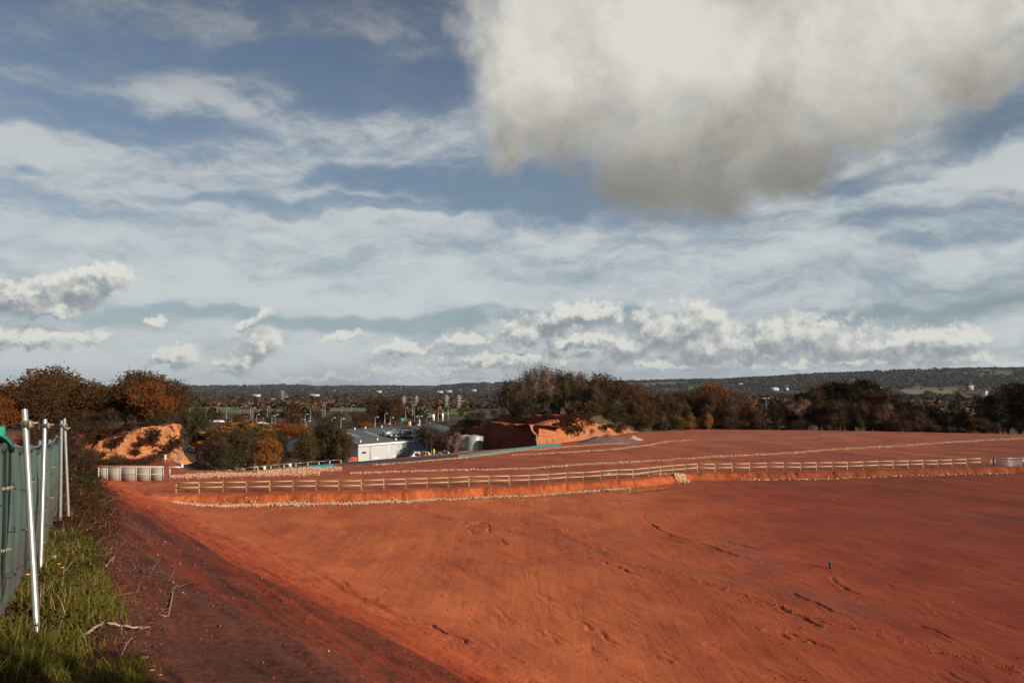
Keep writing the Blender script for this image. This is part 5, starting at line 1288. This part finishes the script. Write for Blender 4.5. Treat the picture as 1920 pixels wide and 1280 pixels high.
for px, py, r_, m__, lb in ((488, 795, .1, M_WHITE, 'white parked car right of the golden tree, left one of the line'), (494, 795.5, .3, M_WHITE, 'white parked car in the middle of the line by the golden tree'), (505, 795.5, .0, M_WHITE, 'white parked car by itself near the lamp poles'), (509, 795.8, -.2, M_GREYSTEEL, 'grey parked car at the right of the line by the lamp poles')):
    car(px, py, 470, r_, m__, lb)
# petrol station, totem, signs
ps = at(800, 782, 520); p_s = empty('filling_station', (ps.x, 520, ps.z - 5)); tag(p_s, 'green filling station canopy beyond the warehouse', 'filling station')
m_ = MB(); m_.box((-1.2, 0, 5.9), (9.6, 7, 1.7)); m_.build('canopy', M_GREEN, p_s); m_ = MB(); m_.box((-7.4, 1, 5.6), (2.6, 5, 1.3)); m_.build('side_canopy', M_GREEN, p_s)
m_ = MB(); m_.box((4.5, -1, 5.0), (1.4, 3, 4.0)); m_.build('white_pier', M_WHITE, p_s); m_ = MB(); m_.box((1.0, 1, 7.1), (1.6, 1.6, .9)); m_.build('roof_unit', M_WHITE, p_s)
for x_ in (-4.5, 2.2): m_ = MB(); m_.box((x_, 0, 2.5), (.5, .5, 5)); m_.build('pillar', M_WHITE, p_s)
tt = at(830, 774, 500); t_ = empty('totem_sign', (tt.x, 500, tt.z - 5)); tag(t_, 'tall white and green totem sign beside the dark bushes', 'sign')
m_ = MB(); m_.box((0, 0, 3.2), (1.1, .4, 3.0)); m_.build('white_panel', M_WHITE, t_); m_ = MB(); m_.box((0, 0, 1.1), (1.0, .4, 1.1)); m_.build('green_panel', mat("pale_green", (.3, .55, .25), .5), t_); m_ = MB(); m_.box((0, 0, .2), (.4, .3, .9)); m_.box((0, 0, 4.9), (.5, .3, .4)); m_.build('stem', M_WHITE, t_)
rs_ = at(753.5, 786.5, 420); t_ = empty('road_sign', (rs_.x, 420, rs_.z - 3)); tag(t_, 'blank-looking green road sign board left of the twin lamps', 'road sign')
m_ = MB(); m_.box((0, 0, 3), (1.7, .1, 1.4)); m_.build('board', mat("sign_green", (.07, .26, .17), .5), t_)
for x_ in (-.5, .5): m_ = MB(); m_.box((x_, .08, 1.2), (.1, .1, 2.6)); m_.build('post', M_GREYSTEEL, t_)
bs_ = at(785, 798, 300); t_ = empty('notice_board', (bs_.x, 300, bs_.z - 2.4)); tag(t_, 'square white board above the warehouse roof beside the rusty tree', 'sign')
m_ = MB(); m_.box((0, 0, 2.4), (1.25, .12, 1.1)); m_.build('board', M_WHITE, t_); m_ = MB(); m_.box((-.4, .1, 1), (.1, .1, 2.2)); m_.box((.4, .1, 1), (.1, .1, 2.2)); m_.build('post', M_GREYSTEEL, t_)
bs_ = at(768.5, 795, 240); t_ = empty('feather_flag', (bs_.x, 240, bs_.z - 2.6)); tag(t_, 'orange and white upright banner behind the warehouse roof', 'banner')
m_ = MB(); m_.box((-.25, 0, 2.6), (.45, .06, 1.6)); m_.build('orange_half', mat("orange_cloth", (.6, .17, .02), .7), t_); m_ = MB(); m_.box((.15, 0, 2.6), (.28, .06, 1.6)); m_.build('white_half', M_WHITE, t_); m_ = MB(); m_.tube([(.32, 0, 0), (.32, 0, 3.5)], .05, 6); m_.build('pole', M_GREYSTEEL, t_)

# ------------------------------------------------------------------ houses and sheds of the valley
def house(px, py, y, rz, L, W_, h_, wallm, roofm, label, group=None, rows=1, name='house'):
    p_ = at(px, py, y); o = empty(name, (p_.x, y, p_.z), rz); tag(o, label, 'house' if name != 'shed' else 'shed', group)
    m_ = MB(); m_.box((0, 0, h_ / 2 - 1), (L, W_, h_ + 2)); m_.build('wall', wallm, o)
    m_ = MB(); rh = W_ * (.42 if name != 'shed' else .14); g_ = [[(-L / 2 - .2, -W_ / 2 - .3, h_), (L / 2 + .2, -W_ / 2 - .3, h_)], [(-L / 2 - .2, 0, h_ + rh), (L / 2 + .2, 0, h_ + rh)], [(-L / 2 - .2, W_ / 2 + .3, h_), (L / 2 + .2, W_ / 2 + .3, h_)]]
    m_.sheet(g_); m_.build('roof', roofm, o)
    if name != 'shed':
        n = max(2, int(L / 3.2))
        for k in range(n):
            x_ = -L / 2 + (k + .5) * L / n; m_ = MB(); m_.box((x_, -W_ / 2 - .02, h_ * .68), (1.1, .06, .9)); m_.box((x_, -W_ / 2 - .02, h_ * .26), (1.1, .06, 1.0)); m_.build('window', M_GLASS, o)
        m_ = MB(); m_.box((L * .3, 0, h_ + rh + .3), (.9, .6, 1.4)); m_.build('chimney', M_BRICK, o)
    else:
        m_ = MB(); m_.box((0, -W_ / 2 - .03, h_ * .35), (L * .2, .08, h_ * .7)); m_.build('door', M_GREYSTEEL, o)
    return o
M_PALEWALL = mat("pale_render", (.27, .25, .23), .8)
M_DKBRICK = mat("dark_brick", (.13, .055, .045), .85)
M_PALEGREY = mat("pale_grey_shed", (.34, .35, .35), .7)
_hr = random.Random(12)
for i in range(6):
    house(1799 + i * 3.6, 742 + i * 2.9, 1050 - i * 14, .75, 8, 6, 4.2, M_DKBRICK, M_SLATE, 'brick terraced house stepping down the hill in the left row of the village', 'left row of terraced houses')
for i in range(4):
    house(1838 + i * 4.0, 746 - i * 3.2, 1050 + i * 12, -.6, 8, 6, 4.2, M_DKBRICK, M_SLATE, 'brick terraced house in the right row of the village under the dark trees', 'right row of terraced houses')
house(1848, 738, 1000, .2, 3.5, 3, 3.2, M_WHITE, M_SLATE, 'bright white house end above the right row of terraced houses')
house(1812, 762, 800, .05, 24, 7, 2.2, M_DKBRICK, M_SLATE, 'long low brick building below the left row of terraced houses')
house(1818, 728, 1050, .7, 9, 7, 4, M_PALEWALL, M_SLATE, 'single pale house in the trees above the village')
for px, py, y, rz, L, W_, h_, lb in ((1452, 730, 1500, .5, 17, 14, 4, 'large white-roofed shed among the trees right of the wood'), (1475, 730, 1550, .4, 7, 7, 4, 'small white-roofed shed right of the large white one'), (1388, 719.5, 3600, 0, 26, 12, 4, 'long tan barn on the plain above the wood'), (825, 735, 2400, .1, 22, 12, 5, 'white shed left of the pale blue one on the plain'),
                                     (842, 734, 2500, .1, 22, 12, 5, 'pale blue-grey shed on the plain'), (889, 732, 2600, 0, 20, 12, 4, 'long white shed just left of the mound trees'), (481, 742, 1900, 0, 24, 12, 5, 'pale grey shed at the far dark tree line, left part'), (590, 741, 2000, 0, 30, 12, 4, 'pale grey shed at the far dark tree line, right part'),
                                     (711, 735, 2300, 0, 18, 10, 5, 'white shed in the dark band above the poplars'), (1605, 727, 1500, 0, 14, 8, 3, 'cream-roofed shed right of the first dark pine'), (1650, 728, 1500, 0, 15, 8, 3, 'cream-roofed shed between the two dark pine groups'), (1670, 729, 1450, 0, 5, 5, 3, 'tiny cream shed right of the cream-roofed shed')):
    house(px, py, y, rz, L * .8, W_ * .7, h_ * .62, M_PALEGREY if 'tan' not in lb else M_SANDHEAP, M_PALEGREY if ('pale' in lb) else M_WHITE if ('white' in lb or 'cream' in lb) else (M_CLAD if 'tan' not in lb else M_SANDHEAP), lb, name='shed')
for i in range(34):
    px = _hr.uniform(345, 930) if i % 2 else _hr.uniform(1200, 1910); py = _hr.uniform(727, 736) if px < 1000 else _hr.uniform(705, 728)
    p_ = hit(px, py); d = min(p_.y, 5200)
    house(px, py, d, _hr.uniform(-.8, .8), _hr.uniform(6, 10), 5, 3.2, _hr.choice([M_PALEWALL]), _hr.choice([M_SLATE, M_TILE, M_PALEWALL]), 'tiny pale house far out on the plain below the hills', 'scattered houses of the far plain')

# open fields seen between the trees
def field(pts, col, name='field', lift=.5):
    P_ = [hit(*p) for p in pts]; n = 16
    mb = MB(); a, b, c, d = [np.array(p) for p in P_]
    g_ = []
    for i in range(n + 1):
        u = i / n; l_ = a + (d - a) * u; r_ = b + (c - b) * u; row = []
        for j in range(n + 1):
            v = j / n; q = l_ + (r_ - l_) * v; q[2] = float(H(np.array([q[0]]), np.array([q[1]]), False)[0]) + lift; row.append(q)
        g_.append(row)
    mb.sheet(g_); m__ = mat(name + '_soil', col, .95, var=.25, vscale=.03)
    return tag(mb.build(name, m__), kind='structure')
for pts, col, nm in (([(333, 775), (442, 775), (448, 760), (333, 753)], (0.101, 0.115, 0.030), 'meadow'), ([(430, 777), (560, 775), (562, 764), (440, 764)], (.115, .095, .035), 'field'),
                     ([(600, 772), (700, 772), (700, 765), (600, 765)], (0.115, 0.115, 0.038), 'meadow'), ([(810, 780), (876, 778), (868, 763), (822, 770)], (0.081, 0.128, 0.024), 'meadow'),
                     ([(716, 794), (764, 792), (762, 784), (716, 783)], (0.081, 0.128, 0.024), 'meadow'), ([(772, 768), (815, 766), (812, 762), (776, 763)], (.20, .13, .085), 'field'),
                     ([(758, 765), (800, 764), (800, 758), (758, 758)], (0.108, 0.135, 0.027), 'meadow'), ([(1686, 741), (1790, 741), (1784, 730), (1688, 730)], (.17, .115, .070), 'field'),
                     ([(1740, 746), (1782, 746), (1782, 743), (1740, 743)], (0.081, 0.115, 0.027), 'meadow'), ([(1625, 711), (1735, 711), (1735, 705), (1640, 705)], (.13, .12, .065), 'field'), ([(1820, 712), (1868, 712), (1860, 704), (1822, 705)], (.16, .12, .085), 'field'),
                     ([(760, 747), (818, 745), (812, 742), (764, 743)], (.12, .13, .03), 'meadow')):
    field(pts, col, nm)

# ------------------------------------------------------------------ site fence with green debris netting, foreground left
def net_material():
    m = bpy.data.materials.new("debris_netting"); m.use_nodes = True; g = NT(m.node_tree); g.n.clear()
    out = g.new('ShaderNodeOutputMaterial'); tcn = g.new('ShaderNodeTexCoord').outputs['UV']; pos = g.new('ShaderNodeNewGeometry').outputs['Position']
    n = g.noise(g.mapping(pos, scale=(3, 3, .45)), 2.2, 6, .65); n2 = g.noise(g.mapping(pos, scale=(1, 1, .12)), 30, 3, .6)
    c = g.mix(n, (.050, .125, .105), (.135, .225, .185)); c = g.mix(g.math('MULTIPLY', n2, .6), c, (.20, .22, .19))
    zz = g.new('ShaderNodeSeparateXYZ'); g.l.new(pos, zz.inputs[0])
    low = g.math('MULTIPLY', g.sstep(g.math('ADD', zz.outputs[2], g.math('MULTIPLY', n, .5)), 11.05, 10.6), .7)
    c = g.mix(low, c, (.17, .155, .13))
    d = g.new('ShaderNodeBsdfDiffuse'); g.put(d.inputs[0], c); t = g.new('ShaderNodeBsdfTranslucent'); g.put(t.inputs[0], c)
    mx = g.new('ShaderNodeMixShader'); mx.inputs[0].default_value = .35; g.l.new(d.outputs[0], mx.inputs[1]); g.l.new(t.outputs[0], mx.inputs[2])
    tr = g.new('ShaderNodeBsdfTransparent'); m2 = g.new('ShaderNodeMixShader'); g.put(m2.inputs[0], g.math('ADD', .08, g.math('MULTIPLY', low, .28))); g.l.new(mx.outputs[0], m2.inputs[1]); g.l.new(tr.outputs[0], m2.inputs[2])
    g.l.new(m2.outputs[0], out.inputs[0]); return m
M_NET = net_material()
M_FLAP = mat("bright_green_net", (.02, .22, .15), .7, var=.25, vscale=20)
M_HEM = mat("dark_hem", (.055, .06, .062), .8, var=.3, vscale=20)
M_RUST = mat("rusty_clip", (.30, .24, .18), .55, .5, var=.3, vscale=40)
J0 = Vector((-3.90, 6.10, 0)); DF = Vector((-.460, .888, 0)).normalized(); NF = Vector((.888, .460, 0)).normalized(); PL = 2.38
def joint(k): p = J0 + DF * (k * PL); p.z = h1(p.x, p.y); return p
NETH = 1.40
plabels = {-1: 'green netted fence panel nearest the camera, cut by the left edge', 0: 'green netted fence panel between the near tube pair and the first leaning tube', 1: 'green netted fence panel crossed by the tallest leaning tube', 2: 'green netted fence panel behind the second leaning tube', 3: 'farthest green netted fence panel, ending at the crossed tubes'}
for k in (-1, 0, 1, 2, 3):
    a = joint(k); b = joint(k + 1); rng = np.random.RandomState(500 + k)
    pn = empty('fence_panel', tuple(a)); tag(pn, plabels[k], 'fence panel', 'netted fence panels')
    L = b - a
    fr = MB()
    e0 = Vector((0, 0, 0)) + DF * .03; e1 = Vector((L.x, L.y, L.z)) - DF * .03
    for q in (e0, e1): fr.tube([q + Vector((0, 0, -.05)), q + Vector((0, 0, NETH + (.06 if q is e0 else .02)))], .019, 10)
    fr.tube([e0 + Vector((0, 0, NETH - .02)), e1 + Vector((0, 0, NETH - .02))], .016, 8); fr.tube([e0 + Vector((0, 0, .08)), e1 + Vector((0, 0, .08))], .016, 8)
    fr.build('tube_frame', M_GALV, pn, True)
    nu, nv = 70, 26; rows = []
    for j in range(nv):
        v = j / (nv - 1); row = []
        for i in range(nu):
            u = i / (nu - 1); p = e0.lerp(e1, u)
            sag = -.05 * math.sin(math.pi * u) * v ** 6
            bil = .035 * math.sin(math.pi * u) * math.sin(math.pi * v) + .020 * math.sin(u * 21 + k * 3 + v * 1.3) * (.4 + .6 * v) + .012 * math.sin(u * 47 + v * 4 + k) + .05 * float(vnoise(u * 5, v * 1.2 + k * 7, 3) - .5)
            p = p + NF * (.028 + bil) + Vector((0, 0, .04 + v * (NETH - .05) + sag)); row.append(tuple(p))
        rows.append(row)
    m_ = MB(); m_.sheet(rows); m_.build('netting', M_NET, pn, True)
    hp = []
    for i in range(26):
        u = i / 25; p = e0.lerp(e1, u) + NF * (.035 + .015 * math.sin(u * 17 + k)) + Vector((0, 0, NETH - .02 - .05 * math.sin(math.pi * u) + .012 * math.sin(u * 23 + k * 2))); hp.append(p)
    m_ = MB(); m_.tube(hp, [.022 + .010 * math.sin(i * 1.3 + k) for i in range(26)], 8); m_.build('hem', M_HEM, pn, True)
    for q, hz_ in enumerate((.38, .72, 1.06)):
        cur = [e0.lerp(e1, i / 14) + NF * (.075 + .02 * math.sin(i * .7 + q)) + Vector((0, 0, hz_ - .10 * math.sin(math.pi * (i / 14) ** (1 + .4 * q)) + .015 * math.sin(i * 1.1 + k))) for i in range(15)]
        m_ = MB(); m_.tube(cur, .0035, 4, cap=False); m_.build('wire', M_BLACK, pn)
    ft = MB(); ft.box((e0.x, e0.y, -.09), (.20, .45, .12), rz=math.atan2(DF.y, DF.x)); ft.build('foot_block', M_CONC, pn)
    for hz_ in (.55, 1.02):
        m_ = MB(); m_.bar(e0 + NF * .0 + Vector((0, 0, hz_)), e0 + NF * .09 + DF * .05 + Vector((0, 0, hz_ + .01)), .02, .025); m_.build('clip', M_RUST, pn)
# bright green flap and capped tube ends on the nearest joint
a = joint(0); fl = empty('netting_flap', (a.x, a.y, a.z + NETH)); tag(fl, 'bright green flap of netting folded over the nearest tube tops', 'netting')
rows = []
for j in range(10):
    v = j / 9; row = []
    for i in range(24):
        u = i / 23; p = DF * (-.28 + .62 * u) + NF * (-.03 + .13 * v * (1 - .3 * u)) + Vector((0, 0, .05 - .08 * v ** 1.5 - .04 * u + .018 * math.sin(u * 14 + v * 3) + .01 * math.sin(u * 31)))
        row.append(tuple(p))
    rows.append(row)
m_ = MB(); m_.sheet(rows); m_.build('flap', M_FLAP, fl, True)
for q in (-.05, .06):
    m_ = MB(); m_.tube([DF * q + Vector((0, 0, -.02)), DF * q + Vector((0, 0, .07 + .03 * (q > 0)))], .026, 10); m_.build('capped_tube', M_FLAP, fl, True)
# leaning scaffold tubes with hooked couplers
def pole(b_px, b_py, bd, t_px, t_py, td, label, hook, clamp_py):
    b = at(b_px, b_py, bd); t = at(t_px, t_py, td); o = empty('scaffold_tube', tuple(b)); tag(o, label, 'scaffold tube', 'leaning scaffold tubes of the netted fence')
    d = t - b; m_ = MB(); m_.tube([-d.normalized() * .25, d], .0242, 18, cap=False); m_.tube([d - d.normalized() * .02, d], .021, 14); m_.build('tube', M_GALV, o, True)
    f = (clamp_py - b_py) / (t_py - b_py); c = d * f; ax = d.normalized()
    m_ = MB(); m_.tube([c - ax * .025, c + ax * .025], .031, 14); m_.box(tuple(c + Vector((.035, -.01, 0))), (.07, .05, .045)); m_.tube([c + Vector((.03, -.03, .0)), c + Vector((.12, -.035, .015))], .008, 6); m_.tube([c + Vector((.06, -.04, -.03)), c + Vector((.06, -.04, .035))], .011, 6)
    m_.build('coupler', M_RUST, o, True)
    hk = [c + Vector((-.02, .0, .0)), c + Vector((-.06, .03, .012)), c + Vector((-.10, .06, .006)), c + Vector((-.128, .08, -.02)), c + Vector((-.135, .09, -.055))]
    m_ = MB(); m_.tube([p if i == 0 else c + (p - c) * hook for i, p in enumerate(hk)], .0065, 6); m_.build('hook', M_RUST, o, True)
    return o
pole(67, 1150, 6.10, 46, 768, 6.45, 'tallest and nearest leaning steel tube of the netted fence', 1.0, 797)
pole(77, 1035, 9.05, 84.5, 786, 9.25, 'second leaning steel tube, between the nearest one and the far pair', 1.0, 798)
pole(113.5, 948, 13.6, 115.5, 788, 13.5, 'left one of the two far steel tubes that cross at the fence end', 1.1, 797)
pole(127.5, 940, 14.1, 121.0, 784, 14.0, 'right one of the two far steel tubes that cross at the fence end', .2, 803)

# ------------------------------------------------------------------ plants on the bank top
def blades(name, label, xy, length, seed, m, lean=.5, wid=.006, kind='grass'):
    rng = np.random.RandomState(seed); n = len(xy); x, y = xy[:, 0], xy[:, 1]; z = H(x, y)
    an = rng.rand(n) * 6.283; ln = length * (.5 + .8 * rng.rand(n)); bend = lean * (.4 + 1.2 * rng.rand(n)); w_ = wid * (.6 + .8 * rng.rand(n)) * (.7 + np.hypot(x, y) / 14)
    dx, dy = np.cos(an), np.sin(an); px_, py_ = -dy, dx
    rows = []
    for k, f in enumerate((0, .35, .7, 1.0)):
        hx_ = ln * bend * f ** 1.8; hz_ = ln * (f - .42 * bend * f ** 2.4)
        ww = w_ * (1 - f) ** .6 if k < 3 else w_ * .06
        cx = x + dx * hx_; cy = y + dy * hx_; cz = z + hz_ - .01
        rows.append(np.stack([cx - px_ * ww, cy - py_ * ww, cz], -1)); rows.append(np.stack([cx + px_ * ww, cy + py_ * ww, cz], -1))
    V = np.stack(rows, 1).reshape(-1, 3); i = np.arange(n)[:, None] * 8
    F = np.concatenate([i + np.array([[a, a + 1, a + 3, a + 2]]) for a in (0, 2, 4)])
    return tag(mesh_np(name, V, F, m), label, kind, kind='stuff')
def tuft_points(pts, n, spread, seed):
    rng = np.random.RandomState(seed); c = np.array(pts)[rng.randint(0, len(pts), n)]; return c + rng.normal(size=(n, 2)) * spread
M_STRAW = mat('straw', (.24, .16, .085), .85, var=.3, vscale=9)
rg = np.random.RandomState(9)
# grass strip at the fence foot
u = rg.uniform(-.6, 3.2, 420); o_ = rg.uniform(-.05, .80, 420) * np.interp(u, [-.6, 0, .5, 3.2], [.3, .75, 1.0, .8])
tp = np.array([[J0.x + DF.x * a * PL + NF.x * b, J0.y + DF.y * a * PL + NF.y * b] for a, b in zip(u, o_)])
tp = tp[vnoise(tp[:, 0] * 1.4, tp[:, 1] * 1.4, 12) > .30]
blades('grass', 'long rough green grass along the foot of the netted fence', tuft_points(tp, 16000, .06, 13), .165, 14, F_GRASS, .8, .0045)
blades('dead_grass', 'straw-coloured dead stalks standing in the fence grass', tuft_points(tp, 500, .10, 33), .24, 34, M_STRAW, .5, .0028)
tp2 = [tuple(hit(px, py))[:2] for px, py in ((225, 1240), (240, 1262), (255, 1232), (215, 1262), (205, 1275), (250, 1275), (262, 1248), (180, 1272))]
blades('grass', 'small pale grass tuft on the dark soil near the bottom edge', tuft_points(tp2, 700, .05, 15), .15, 16, F_GRASS, 1.0, .003)
tp3 = [tuple(hit(px, py))[:2] for px, py in ((150, 1110), (165, 1125), (185, 1095), (120, 1195), (90, 1235), (75, 1250), (110, 1225), (60, 1215), (25, 1200), (170, 1150), (40, 1230), (140, 1160), (195, 1110))]
blades('grass', 'shorter mixed grass fringe between the soil and the fence grass', tuft_points(tp3, 3600, .12, 17), .13, 18, F_GRASS, .9, .004)
def leaf_mass(name, label, pxpoly, n, seed, m, size, hgt, cat='brambles', stems=0):
    rng = np.random.RandomState(seed); pts = []
    xs_ = [p[0] for p in pxpoly]; ys2 = [p[1] for p in pxpoly]
    def inside(x, y):
        c = False; j = len(pxpoly) - 1
        for i in range(len(pxpoly)):
            if (pxpoly[i][1] > y) != (pxpoly[j][1] > y) and x < (pxpoly[j][0] - pxpoly[i][0]) * (y - pxpoly[i][1]) / (pxpoly[j][1] - pxpoly[i][1]) + pxpoly[i][0]: c = not c
            j = i
        return c
    while len(pts) < 260:
        a, b = rng.uniform(min(xs_), max(xs_)), rng.uniform(min(ys2), max(ys2))
        if inside(a, b): p = hit(a, b); pts.append(tuple(p))
    pts = np.array(pts); dist = np.hypot(pts[:, 0], pts[:, 1])
    prob = dist ** 2; prob /= prob.sum()
    idx = rng.choice(len(pts), n, p=prob); c = pts[idx] + rng.normal(size=(n, 3)) * np.array([1, 1, 0]) * (.010 * dist[idx])[:, None]
    c[:, 2] = H(c[:, 0], c[:, 1]) + np.abs(rng.normal(size=n)) * hgt * .5 * (.3 + 1.2 * vnoise(c[:, 0] * 1.3, c[:, 1] * 1.3, seed))
    v, f = leaves(rng, c, 3, .05, size)
    v3 = v.reshape(-1, 4, 3); ce = v3.mean(1, keepdims=True); sc_ = np.interp(np.hypot(ce[..., 0], ce[..., 1]), [6, 45], [.75, 2.6])[..., None]
    v = (ce + (v3 - ce) * sc_).reshape(-1, 3)
    o = tag(mesh_np(name, v, f, m), label, cat, kind='stuff')
    if stems:
        k = rng.choice(len(c), stems); tv, tf = twigs(rng, c[k] - np.array([0, 0, .1]), sphere_dirs(rng, stems, .6), .15 + .30 * rng.rand(stems), .0022 + .0002 * np.hypot(c[k][:, 0], c[k][:, 1]))
        tag(mesh_np('dead_stems', tv, tf, M_STEM), 'thin pale dead stems poking out of ' + label.split(' ', 1)[1], 'stems', kind='stuff')
    return o
M_STEM = mat("dry_stem", (.26, .15, .10), .85, var=.3)
leaf_mass('brambles', 'green bramble mound beyond the far end of the netted fence', [(128, 880), (150, 868), (174, 874), (184, 890), (174, 925), (150, 950), (130, 940)], 5200, 21, F_BRAMBLE, .042, .26, stems=200)
leaf_mass('brambles', 'dark tangled brambles along the brow below the green mound', [(130, 940), (180, 905), (200, 930), (205, 975), (180, 1000), (145, 1010), (112, 1000), (118, 960)], 3200, 22, F_SCRUB, .035, .14, stems=400)
leaf_mass('weeds', 'low leafy weeds between the grass and the dark soil', [(105, 1000), (170, 990), (185, 1040), (150, 1060), (135, 1110), (105, 1100), (85, 1050)], 2600, 23, F_BRAMBLE, .03, .10, 'weeds', stems=160)
leaf_mass('weeds', 'broad dark weed leaves scattered through the fence grass', [(70, 1060), (150, 1060), (190, 1100), (190, 1160), (110, 1190), (20, 1200), (10, 1150)], 420, 26, F_BRAMBLE, .05, .16, 'weeds', stems=60)
leaf_mass('leaf_litter', 'brown leaf litter and crumbs on the dark brow of the bank', [(150, 1020), (230, 960), (300, 1010), (330, 1100), (300, 1250), (180, 1275), (150, 1180), (180, 1100)], 2600, 24, mat("dead_leaf", (.085, .040, .026), .9, var=.5, vscale=9), .022, .015, 'litter', stems=120)
# a few bare scraps of vegetation clinging to the sandstone faces
def clings(label, spots, seed):
    rng = np.random.RandomState(seed); v_, f_, n_ = [], [], 0
    spots = [(a, b, c, r * (.7 if seed == 61 else .85)) for a, b, c, r in spots]
    for px, py, y, r_ in spots:
        p = at(px, py, y); cen = np.array(p) + rng.normal(size=(int(60 * r_), 3)) * np.array([.5, .25, .42]) * r_
        v, f = leaves(rng, cen, 7, .14, .24); v_.append(v); f_.append(f + n_); n_ += len(v)
    tag(mesh_np('ivy', np.concatenate(v_), np.concatenate(f_), F_SCRUB), label, 'ivy', kind='stuff')
clings('dark ivy and bushes clinging to the left sandstone face', [(283, 824, 123, 1.5), (290, 812, 123, 1.6), (330, 830, 123.6, 1.7), (322, 838, 123.2, 1.2), (225, 822, 121.6, 1.2), (262, 830, 122, .8), (308, 845, 122.3, .9), (255, 846, 121.8, .8), (178, 850, 120.8, .6), (192, 852, 120.8, .6), (200, 810, 122.5, 1.3), (165, 822, 122, 1.6), (243, 800, 123, 1.4), (215, 830, 121.4, 1.2)], 61)
clings('dark ivy hanging down the lit sandstone corner at the centre', [(1072, 792, 161, 1.6), (1078, 800, 161, 1.7), (1084, 806, 162, 1.3), (1070, 784, 161, 1.5), (1090, 782, 165, 1.5), (1070, 806, 160, .8), (1105, 792, 169, 1.2), (1135, 800, 176, 1.0), (1160, 806, 182, 1.4), (1050, 797, 158, 1.0), (1042, 796, 157, .8)], 62)

# sticks
def stick(pts_px, r, label, name='fallen_branch', lift=.02):
    P_ = [hit(*p) for p in pts_px]; m_ = MB(); fine_ = []
    for i in range(len(P_) - 1):
        for q in range(5): fine_.append(P_[i].lerp(P_[i + 1], q / 5) + Vector((0, 0, lift + .006 * math.sin((i * 5 + q) * 1.9))))
    fine_.append(P_[-1] + Vector((0, 0, lift)))
    n = len(fine_); m_.tube(fine_, [r * (1 - .6 * i / n) * (1 + .15 * math.sin(i * 2.3)) for i in range(n)], 7)
    return tag(m_.build(name, M_STICK, None, True), label, 'branch')
M_STICK = mat("bleached_stick", (.36, .22, .17), .85, var=.25, vscale=14, bump=.3)
stick([(132, 1193), (160, 1180), (195, 1168), (220, 1166), (255, 1168), (283, 1161)], .014, 'long bleached curved branch lying on the dark soil near the bottom left', lift=.03)
stick([(133, 1194), (118, 1203), (104, 1213)], .012, 'short split end of wood at the left tip of the long branch')
stick([(199, 1035), (208, 1029), (217, 1021)], .016, 'short pale stick halfway up the brow of the bank')
stick([(325, 1083), (321, 1098), (316, 1115), (302, 1122)], .012, 'thin crooked pale twig standing out on the red slope')
stick([(228, 1226), (238, 1208), (251, 1193)], .005, 'thin straw stem leaning over the small grass tuft', lift=.05)
stick([(20, 1258), (60, 1250), (150, 1243)], .006, 'thin pale twig in the shaded corner at bottom left')
for px, py, r_, lb in ((268, 1220, .05, 'flat pinkish stone right of the long branch'), (283, 1245, .03, 'small white stone near the grass tuft'), (300, 1255, .02, 'tiny pale stone at the bottom edge beside the white one')):
    c = hit(px, py); shp, Fc = stone_shapes(int(px)); V = shp[0] * np.array([1, .7, .35]) * r_ + np.array(c) + np.array([0, 0, .01])
    tag(mesh_np('stone', V, Fc, M_STONE), lb, 'stone')
for px, py, q in ((79, 1005, 'by the second leaning tube'), (115, 1048, 'right of the nearest leaning tube'), (108, 1041, 'left of the brighter flower by the weeds'), (49, 1075, 'low between the tube pair and the nearest leaning tube')):
    c = hit(px, py + 22); o = empty('flower', tuple(c)); tag(o, 'tiny orange-yellow flower ' + q, 'flower')
    m_ = MB(); m_.tube([(0, 0, 0), (.01, .01, .1), (.0, .02, .17)], .003, 4); m_.build('stem', F_GRASS, o)
    m_ = MB()
    for k in range(6):
        an = k * 1.047; m_.bar((0, .02, .172), (.02 * math.cos(an), .02 + .02 * math.sin(an), .18), .014, .004)
    m_.build('petals', M_YEL, o)
# unseen bush, added behind and to the right to shade the lower left corner
place(PROTO['olive'][:1], 3.7, -.5, 4.1, 'unseen bush added behind the viewpoint to cast a shadow into the lower left corner', 'bush', wide=1.0)

for p in [q for l in PROTO.values() for q in l] + SHRUB:
    if p.name not in _used:
        for c in list(p.children): bpy.data.objects.remove(c)
        bpy.data.objects.remove(p)

# ------------------------------------------------------------------ the air
def haze(density):
    z0, z1 = -330, 420; m_ = MB(); m_.box((0, 4000, (z0 + z1) / 2), (64000, 62000, z1 - z0)); 
    m = bpy.data.materials.new("haze"); m.use_nodes = True; g = NT(m.node_tree); g.n.clear(); out = g.new('ShaderNodeOutputMaterial'); v = g.new('ShaderNodeVolumePrincipled')
    v.inputs['Color'].default_value = (.62, .74, .88, 1); v.inputs['Density'].default_value = density; v.inputs['Anisotropy'].default_value = .2
    g.l.new(v.outputs[0], out.inputs['Volume']); o = m_.build('haze', m); tag(o, 'thin blue haze lying over the distance', 'haze', kind='stuff')
HAZE = 2.4e-5
if HAZE: haze(HAZE)
